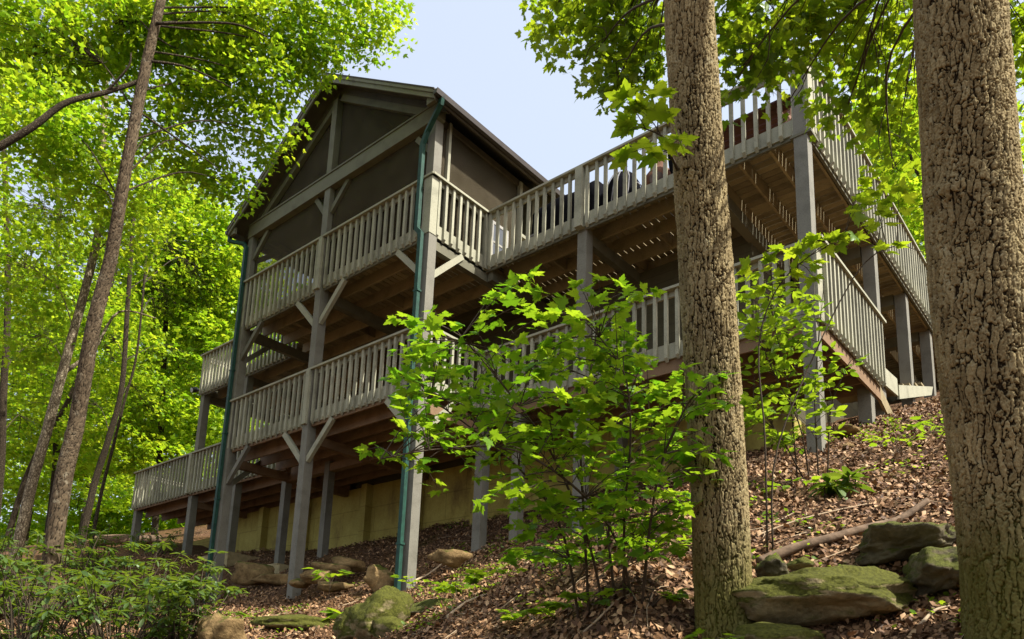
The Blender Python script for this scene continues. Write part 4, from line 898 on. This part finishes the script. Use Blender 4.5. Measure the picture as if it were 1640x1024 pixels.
# maple sapling boughs reaching across the deck corner
bb = G(1228, 860, 6.5)
st = [[bb, A(1225, 700, 6.5), A(1215, 560, 6.6), A(1240, 470, 6.7), A(1290, 415, 6.7), A(1350, 385, 6.7)], [bb+[.05, 0, 0], A(1240, 740, 6.5), A(1290, 600, 6.6), A(1370, 440, 6.8), A(1430, 395, 6.9), A(1480, 405, 7.0)]]
cl = [(A(u, v, 6.7+RS.uniform(-.15, .15)), .25) for u, v in ((1205, 430), (1235, 425), (1255, 400), (1285, 395), (1310, 385), (1340, 385), (1365, 378), (1300, 420), (1265, 440), (1380, 300), (1400, 320), (1415, 350), (1430, 395), (1375, 330), (1300, 440), (1230, 460), (1440, 310))]
leafy_shrub('maple_sapling', 'thin maple sapling reaching across the deck corner between the two oaks', 'sapling', bb, st, cl, TM, M['leaf'], (.11, .16), .11, (.009, .003), 7)
# low plants and seedlings
def seedling(u, v, D, hgt, spread, n, T, m, size, label, cat='seedling', group='seedlings on the slope'):
    b = G(u, v, D); pts = [b, b+[RS.normal()*.03, RS.normal()*.03, hgt*.6], b+[RS.normal()*.05, RS.normal()*.05, hgt]]
    cl = []
    for i in range(n):
        a = RS.uniform(0, 6.28); cl.append((b+[math.cos(a)*spread*RS.uniform(.5, 1), math.sin(a)*spread*RS.uniform(.5, 1), hgt*RS.uniform(.6, 1.05)], spread))
    return leafy_shrub('seedling', label, cat, b, [pts], cl, T, m, size, .09, (.006, .002), 5, group, .25)
for a in ((528, 938, 12.6, .55, .3, 5, TO, M['leaf_under'], (.16, .24), 'upright seedling between the middle and right front posts'),
          (560, 985, 10.2, .12, .3, 4, TO, M['leaf_under'], (.18, .26), 'low broad leaved seedling right of the middle post foot'),
          (425, 985, 11, .12, .25, 4, TO, M['leaf_under'], (.16, .24), 'low broad leaved seedling left of the middle post foot'),
          (660, 905, 10.5, .45, .3, 5, TO, M['leaf_under'], (.10, .16), 'tall seedling at the foot of the green downspout'),
          (735, 890, 9.5, .25, .35, 7, TM, M['leaf_under'], (.10, .15), 'bright seedling between the downspout and the maple sapling'),
          (900, 905, 7.3, .25, .45, 12, TM, M['leaf_sapling'], (.09, .14), 'clump of bright seedlings behind the maple sapling stems'),
          (960, 890, 7.6, .25, .45, 12, TM, M['leaf_sapling'], (.09, .14), 'sunlit clump of seedlings just left of the oak foot'),
          (850, 990, 6.6, .12, .3, 7, TM, M['leaf_under'], (.10, .15), 'low maple seedlings at the bottom left of the sapling'),
          (940, 1000, 6.0, .12, .3, 8, TM, M['leaf_under'], (.10, .15), 'low maple seedlings at the bottom under the sapling'),
          (1040, 985, 5.7, .15, .3, 8, TM, M['leaf_under'], (.09, .14), 'low seedlings left of the left oak foot'),
          (1060, 900, 6.6, .2, .3, 8, TM, M['leaf_under'], (.09, .14), 'seedlings behind the left side of the oak foot'),
          (1150, 935, 5.1, .3, .2, 5, TM, M['leaf_under'], (.08, .12), 'seedling in front of the left oak trunk'),
          (800, 905, 8.6, .2, .4, 8, TM, M['leaf_under'], (.10, .15), 'seedlings at the foot of the post left of the sapling'),
          (1440, 725, 9.0, .3, .35, 6, TO, M['leaf_under'], (.10, .15), 'small green plant on the sunny slope near the right oak'),
          (1490, 690, 9.8, .3, .3, 6, TO, M['leaf_under'], (.10, .15), 'plant on the slope top beside the thickest oak trunk'),
          (1180, 1010, 5.0, .18, .2, 5, TM, M['leaf_under'], (.07, .11), 'seedling at the right base of the left oak'),
          (1270, 770, 7.9, .15, .25, 5, TO, M['leaf_under'], (.10, .15), 'small plant below the slender bush')):
    seedling(*a)
# drooping dark rosette plants above the fallen branch
def whorl(c, n, L, droop, Pp, Nn, Tt, Ss):
    a0 = RS.uniform(0, 6.28)
    for i in range(n):
        a = a0+i*6.283/n+RS.normal()*.15; d = np.array([math.cos(a), math.sin(a), RS.uniform(-droop, .15)])
        Pp.append(np.array(c)+d*.01); Tt.append(d); Nn.append(np.array([0, 0, 1.0])-d*d[2]*1.0+RS.normal(size=3)*.22); Ss.append(L*RS.uniform(.75, 1.2))
for (u, v, D, lab) in ((1322, 812, 7.4, 'drooping dark long leaved plant above the fallen branch'), (1372, 808, 7.5, 'flat dark long leaved plant right of the drooping one')):
    b = G(u, v, D); t = thing('long_leaved_plant', lab, 'plant', b); Pp, Nn, Tt, Ss = [], [], [], []
    for k in range(3): whorl(b+[RS.normal()*.05, RS.normal()*.05, .12+.03*k], 8, .24, .9 if u < 1350 else .35, Pp, Nn, Tt, Ss)
    leaf_mesh('leaves', TL, np.array(Pp), np.array(Nn), np.array(Tt), np.array(Ss), M['leaf_rhodo'], t)
    MB().tube([b-[0, 0, .05], b+[0, 0, .16]], .008, 6).build('stem', M['twig'], t)
# rhododendrons at lower left
def rhodo(u, v, D, wu, hv, nw, lab, L=.145):
    b = G(u, v, D); t = thing('rhododendron', lab, 'shrub', b, 'rhododendrons in the lower left corner')
    Pp, Nn, Tt, Ss = [], [], [], []; st_ = MB(); k_ = D/F_PX
    for _ in range(nw):
        q = RS.uniform(-1, 1)*wu*k_; e = RS.uniform(-1, 1)*.9; z = RS.uniform(.08, 1)*hv*k_
        p = b+RT*q*np.array([1, 1, 0])+np.array([-.6, .75, 0])*e; p[2] = g1(p[0], p[1])+z*(1-.35*abs(q)/(wu*k_))
        whorl(p, RS.randint(6, 10), L, .45, Pp, Nn, Tt, Ss)
        if RS.rand() < .6: whorl(p-[0, 0, .05], 5, L*.9, .6, Pp, Nn, Tt, Ss)
        rt = b+(p-b)*np.array([.35, .35, 0]); rt[2] = g1(rt[0], rt[1])-.03
        st_.tube(smooth_path([rt, (rt+p)/2+[RS.normal()*.06, RS.normal()*.06, .05], p], 5), np.linspace(.012, .004, 5), 5, False)
    st_.build('branches', M['twig'], t, True)
    leaf_mesh('leaves', TL, np.array(Pp), np.array(Nn), np.array(Tt), np.array(Ss), M['leaf_rhodo'], t)
for a in ((50, 1030, 8.6, 110, 190, 90, 'rhododendron filling the bottom left corner'), (190, 1035, 8.6, 90, 170, 85, 'rhododendron at the bottom, second from the left corner'), (285, 1030, 9.2, 60, 150, 55, 'rhododendron just left of the tall left porch post'),
          (100, 975, 11.5, 90, 140, 70, 'rhododendron around the foot of the dark leaning trunk'), (210, 965, 12, 70, 150, 60, 'rhododendron in front of the left deck posts'), (0, 960, 11.5, 60, 160, 50, 'rhododendron at the left edge behind the corner one'),
          (285, 900, 16, 40, 60, 30, 'small rhododendron below the left deck post'), (30, 890, 17, 70, 90, 45, 'rhododendron behind the pale trunk foot'), (165, 880, 18, 60, 80, 40, 'rhododendron uphill between the trunks and the deck'), (255, 855, 20, 40, 50, 26, 'low rhododendron beneath the lower left deck')):
    rhodo(*a)

# ------------------------------------------------------------------ rocks, logs, litter
def rockm(name, label, u, v, D, su, sv, depth, m, seed, facet=.25, lift=.3, sub=4, cat='rock', group=None, rot=0, tiltd=0):
    "boulder about su x sv photo pixels at depth D, sunk into the slope"
    k_ = D/F_PX; c = A(u, v, D); bm = bmesh.new(); bmesh.ops.create_icosphere(bm, subdivisions=sub, radius=1)
    off = Vector((seed*3.1, seed*1.7, seed*.9)); pl = [Vector(rnd_unit(1)[0]) for _ in range(16)]
    for vv in bm.verts:
        p = vv.co.normalized(); r_ = 1.0
        for n_ in pl:
            dd = p.dot(n_)
            if dd > .66: r_ = min(r_, .62/dd)
        r_ = r_*(1+facet*.5*mnoise.noise(p*1.4+off)+.14*mnoise.noise(p*3.0+off)+.07*abs(mnoise.noise(p*6+off))+.05*mnoise.noise(p*12+off)+.025*mnoise.noise(p*25+off))*1.18; vv.co = p*r_
    rx = np.array([RT[0], RT[1], 0]); rx /= np.linalg.norm(rx); ry = np.array([-rx[1], rx[0], 0])
    a = su*k_/2; h = sv*k_/2; V = []
    cr, sr = math.cos(rot), math.sin(rot)
    for vv in bm.verts:
        x, y, z = vv.co; x, z = x*a, z*h; x, z = x*cr-z*sr, x*sr+z*cr; V.append(c+rx*x+ry*y*depth+np.array([0, 0, z+tiltd*y*depth]))
    fs = [tuple(l.vert.index for l in f.loops) for f in bm.faces]; bm.free()
    mb = MB(); mb.add(V, fs); o = mb.build(name, m, None, True, c); tag(o, label, cat, group); return o
rockm('boulder', 'large flat mossy boulder at the bottom between the two oaks', 1325, 958, 5.5, 290, 98, .55, M['rock'], 31, .3, sub=5, rot=-.05)
rockm('boulder', 'grey lichen covered boulder under the end of the fallen branch', 1455, 872, 6.0, 185, 72, .45, M['rock_grey'], 2, .35, sub=5, rot=.18)
rockm('boulder', 'tan rounded boulder touching the left side of the thickest oak', 1502, 916, 5.4, 115, 92, .35, M['rock_grey'], 3, .2, sub=5, rot=.45)
rockm('boulder', 'low dark mossy stone below the large flat boulder', 1250, 1024, 5.1, 170, 60, .3, M['rock'], 4, .3, sub=4)
rockm('boulder', 'small mossy stone above the large flat boulder', 1283, 905, 6.0, 45, 26, .12, M['rock'], 5, .3)
rockm('boulder', 'dark stone beside the right foot of the left oak', 1235, 912, 5.9, 60, 40, .15, M['rock_grey'], 6, .3)
rockm('boulder', 'tall slanting boulder at the bottom left of the sapling', 588, 1002, 9.0, 125, 100, .45, M['rock'], 7, .4, sub=5, rot=.55)
rockm('boulder', 'long low rock right of the slanting boulder', 682, 978, 9.6, 105, 38, .2, M['rock_grey'], 8, .35, rot=.2)
rockm('boulder', 'bright moss topped rock at the bottom in front of the slanting boulder', 630, 1020, 8.6, 100, 52, .25, M['rock'], 9, .25)
rockm('boulder', 'pointed brown rock at the bottom beside the rhododendrons', 352, 1020, 9.2, 85, 85, .3, M['rock_tan'], 10, .45)
rockm('rock_ledge', 'low mossy ledge at the bottom left of the slanting boulder', 470, 1000, 10.3, 170, 38, .4, M['rock'], 11, .3)
rockm('boulder', 'leaning tan rock just left of the green downspout foot', 612, 932, 12.8, 50, 55, .2, M['rock_tan'], 12, .35, rot=.5)
for i, (u, v, D, a, b, lab) in enumerate(((505, 925, 13.8, 60, 28, 'tan rock just right of the middle post'), (535, 912, 14.2, 70, 24, 'flat tan slab uphill of the middle post rock'), (560, 905, 14.5, 60, 26, 'tan stone at the right of the flat slab'), (535, 940, 13.4, 70, 20, 'low tan stone in the soil below the flat slab'),
                                          (412, 920, 16.2, 75, 44, 'greenish tan rock under the lower deck by the inner post'), (440, 928, 15.8, 75, 20, 'flat stone at the foot of the inner post'), (1352, 720, 9.9, 26, 18, 'small pale stone right of the corner post foot'), (1355, 690, 10.6, 44, 22, 'square tan block beside the right lower deck post'), (720, 895, 12, 70, 26, 'tan rock right of the downspout in the soil'), (480, 935, 13.9, 40, 18, 'little stone left of the middle post'))):
    rockm('stone', lab, u, v, D, a, b, .22, M['rock_tan'], 20+i, .35, sub=3, cat='stone', group='stones on the slope under the house')
for (x, y, lab) in ((-2.38, YD+.12, 'large concrete pier beneath the inner left deck post'), (-.06, 1.57, 'small concrete footing of the inner post behind the middle post')):
    g = g1(x, y); mb = MB()
    if x < 0: mb.box(x-.55, x+.75, y-.45, y+.4, g-1.2, g+.02).box(x-.2, x+.2, y-.18, y+.2, g+.021, g+.14)
    else: mb.box(x-.16, x+.16, y-.16, y+.16, g-.3, g+.1)
    tag(mb.build('concrete_footing', M['concrete'], None, False, (x, y, g)), lab, 'footing')
def log(name, label, pts, r0_, r1_, m, cat='branch', n=10, kn=.12):
    P_ = smooth_path(pts, 40); rad = [(r0_+(r1_-r0_)*i/39)*(1+kn*mnoise.noise(Vector(P_[i])*5)) for i in range(40)]
    tag(MB().tube(P_, rad, n).build(name, m, None, True, P_[0]), label, cat)
log('fallen_branch', 'dark curved fallen branch lying across the slope between the oaks', [G(1215, 879, 6.3)+[0, 0, .06], G(1270, 875, 6.35)+[0, 0, .08], A(1330, 862, 6.4), A(1390, 845, 6.5), A(1440, 832, 6.6), G(1487, 826, 6.7)+[0, 0, .10]], .046, .028, M['deadwood'])
log('stick', 'thin pale stick lying along the fallen branch', [G(1215, 852, 6.8)+[0, 0, .03], G(1290, 846, 6.9)+[0, 0, .06], G(1390, 832, 7.0)+[0, 0, .04]], .011, .006, M['drywood'], 'stick', 6)
log('stick', 'pale broken stick at the foot of the thickest oak', [G(1472, 1018, 4.9)+[0, 0, .03], G(1495, 985, 5.0)+[0, 0, .06], G(1520, 965, 5.05)+[0, 0, .04]], .014, .008, M['drywood'], 'stick', 6)
log('stick', 'bare leaning stick in front of the sapling stems', [G(935, 1010, 5.7)+[0, 0, .03], G(955, 950, 5.75)+[0, 0, .05], G(990, 925, 5.85)+[0, 0, .05], G(1010, 920, 5.9)+[0, 0, .02]], .010, .005, M['drywood'], 'stick', 6)
log('stick', 'pale stick at the bottom left of the sapling', [G(715, 1005, 8)+[0, 0, .04], G(745, 985, 8.2)+[0, 0, .06], G(775, 980, 8.3)+[0, 0, .04]], .020, .012, M['drywood'], 'stick', 6)
log('fallen_log', 'grey log lying uphill beyond the left deck post', [G(150, 865, 24)+[0, 0, .15], G(195, 855, 24.5)+[0, 0, .15], G(260, 850, 25)+[0, 0, .15]], .2, .15, M['deadwood'], 'log', 10)
log('stick', 'long stick slanting under the deck by the downspout', [G(660, 875, 12.6)+[0, 0, .1], G(690, 850, 13.1)+[0, 0, .08], G(715, 838, 13.5)+[0, 0, .1]], .022, .012, M['drywood'], 'stick', 6)
# dead leaf litter: one uncountable sheet of leaves
def scatter(n, poly, Dr, seed):
    rs = np.random.RandomState(seed); out = []
    return out
NL = 270000
lx, ly = 16.5-20.5*RS.uniform(0, 1, NL)**1.35, RS.uniform(-6, 6.5, NL)
dn = np.hypot(lx-CAM[0], ly-CAM[1]); keep = (RS.uniform(0, 1, NL) < np.clip(1.25-dn/18, .25, 1)) & (dn > 1.5); lx, ly = lx[keep], ly[keep]
lz = gz(lx, ly); e = .05; nn = np.stack([-(gz(lx+e, ly)-lz)/e, -(gz(lx, ly+e)-lz)/e, np.ones(len(lx))], 1)+RS.normal(size=(len(lx), 3))*.6
lo_ = leaf_mesh('leaf_litter', TQ, np.stack([lx, ly, lz+RS.uniform(.004, .035, len(lx))], 1), nn, RS.normal(size=(len(lx), 3)), RS.uniform(.022, .085, len(lx)), M['litter'])
tag(lo_, 'brown dead leaves strewn over the slope', 'leaf litter', None, 'stuff')
NG = 2600
lx, ly = RS.uniform(4, 15, NG), RS.uniform(-5, 4, NG); mk = np.array([mnoise.noise(Vector((a*.8, b*.8, 3.3))) for a, b in zip(lx, ly)]) > .12; lx, ly = lx[mk], ly[mk]
lx = np.repeat(lx, 4)+RS.normal(size=len(lx)*4)*.05; ly = np.repeat(ly, 4)+RS.normal(size=len(ly)*4)*.05
gc = leaf_mesh('ground_cover', TO, np.stack([lx, ly, gz(lx, ly)+RS.uniform(.03, .10, len(lx))], 1), np.array([0, 0, 1.0])+RS.normal(size=(len(lx), 3))*.4, RS.normal(size=(len(lx), 3))*np.array([1, 1, .2]), RS.uniform(.03, .07, len(lx)), M['leaf_under'])
tag(gc, 'tiny green plants dotted over the leaf litter', 'ground cover', None, 'stuff')

tw = MB()
for _ in range(420):
    x, y = RS.uniform(4, 16), RS.uniform(-5.5, 6); L_ = RS.uniform(.12, .55); a_ = RS.uniform(0, 6.28); p0 = np.array([x, y]); p1 = p0+L_*np.array([math.cos(a_), math.sin(a_)]); pm_ = (p0+p1)/2+RS.normal(size=2)*L_*.08
    tw.tube([(q[0], q[1], g1(q[0], q[1])+.022+RS.uniform(0, .025)) for q in (p0, pm_, p1)], [RS.uniform(.003, .008), .004, .002], 4, False)
tag(tw.build('fallen_twigs', M['drywood'], None, True), 'small dry twigs scattered through the leaf litter', 'twigs', None, 'stuff')
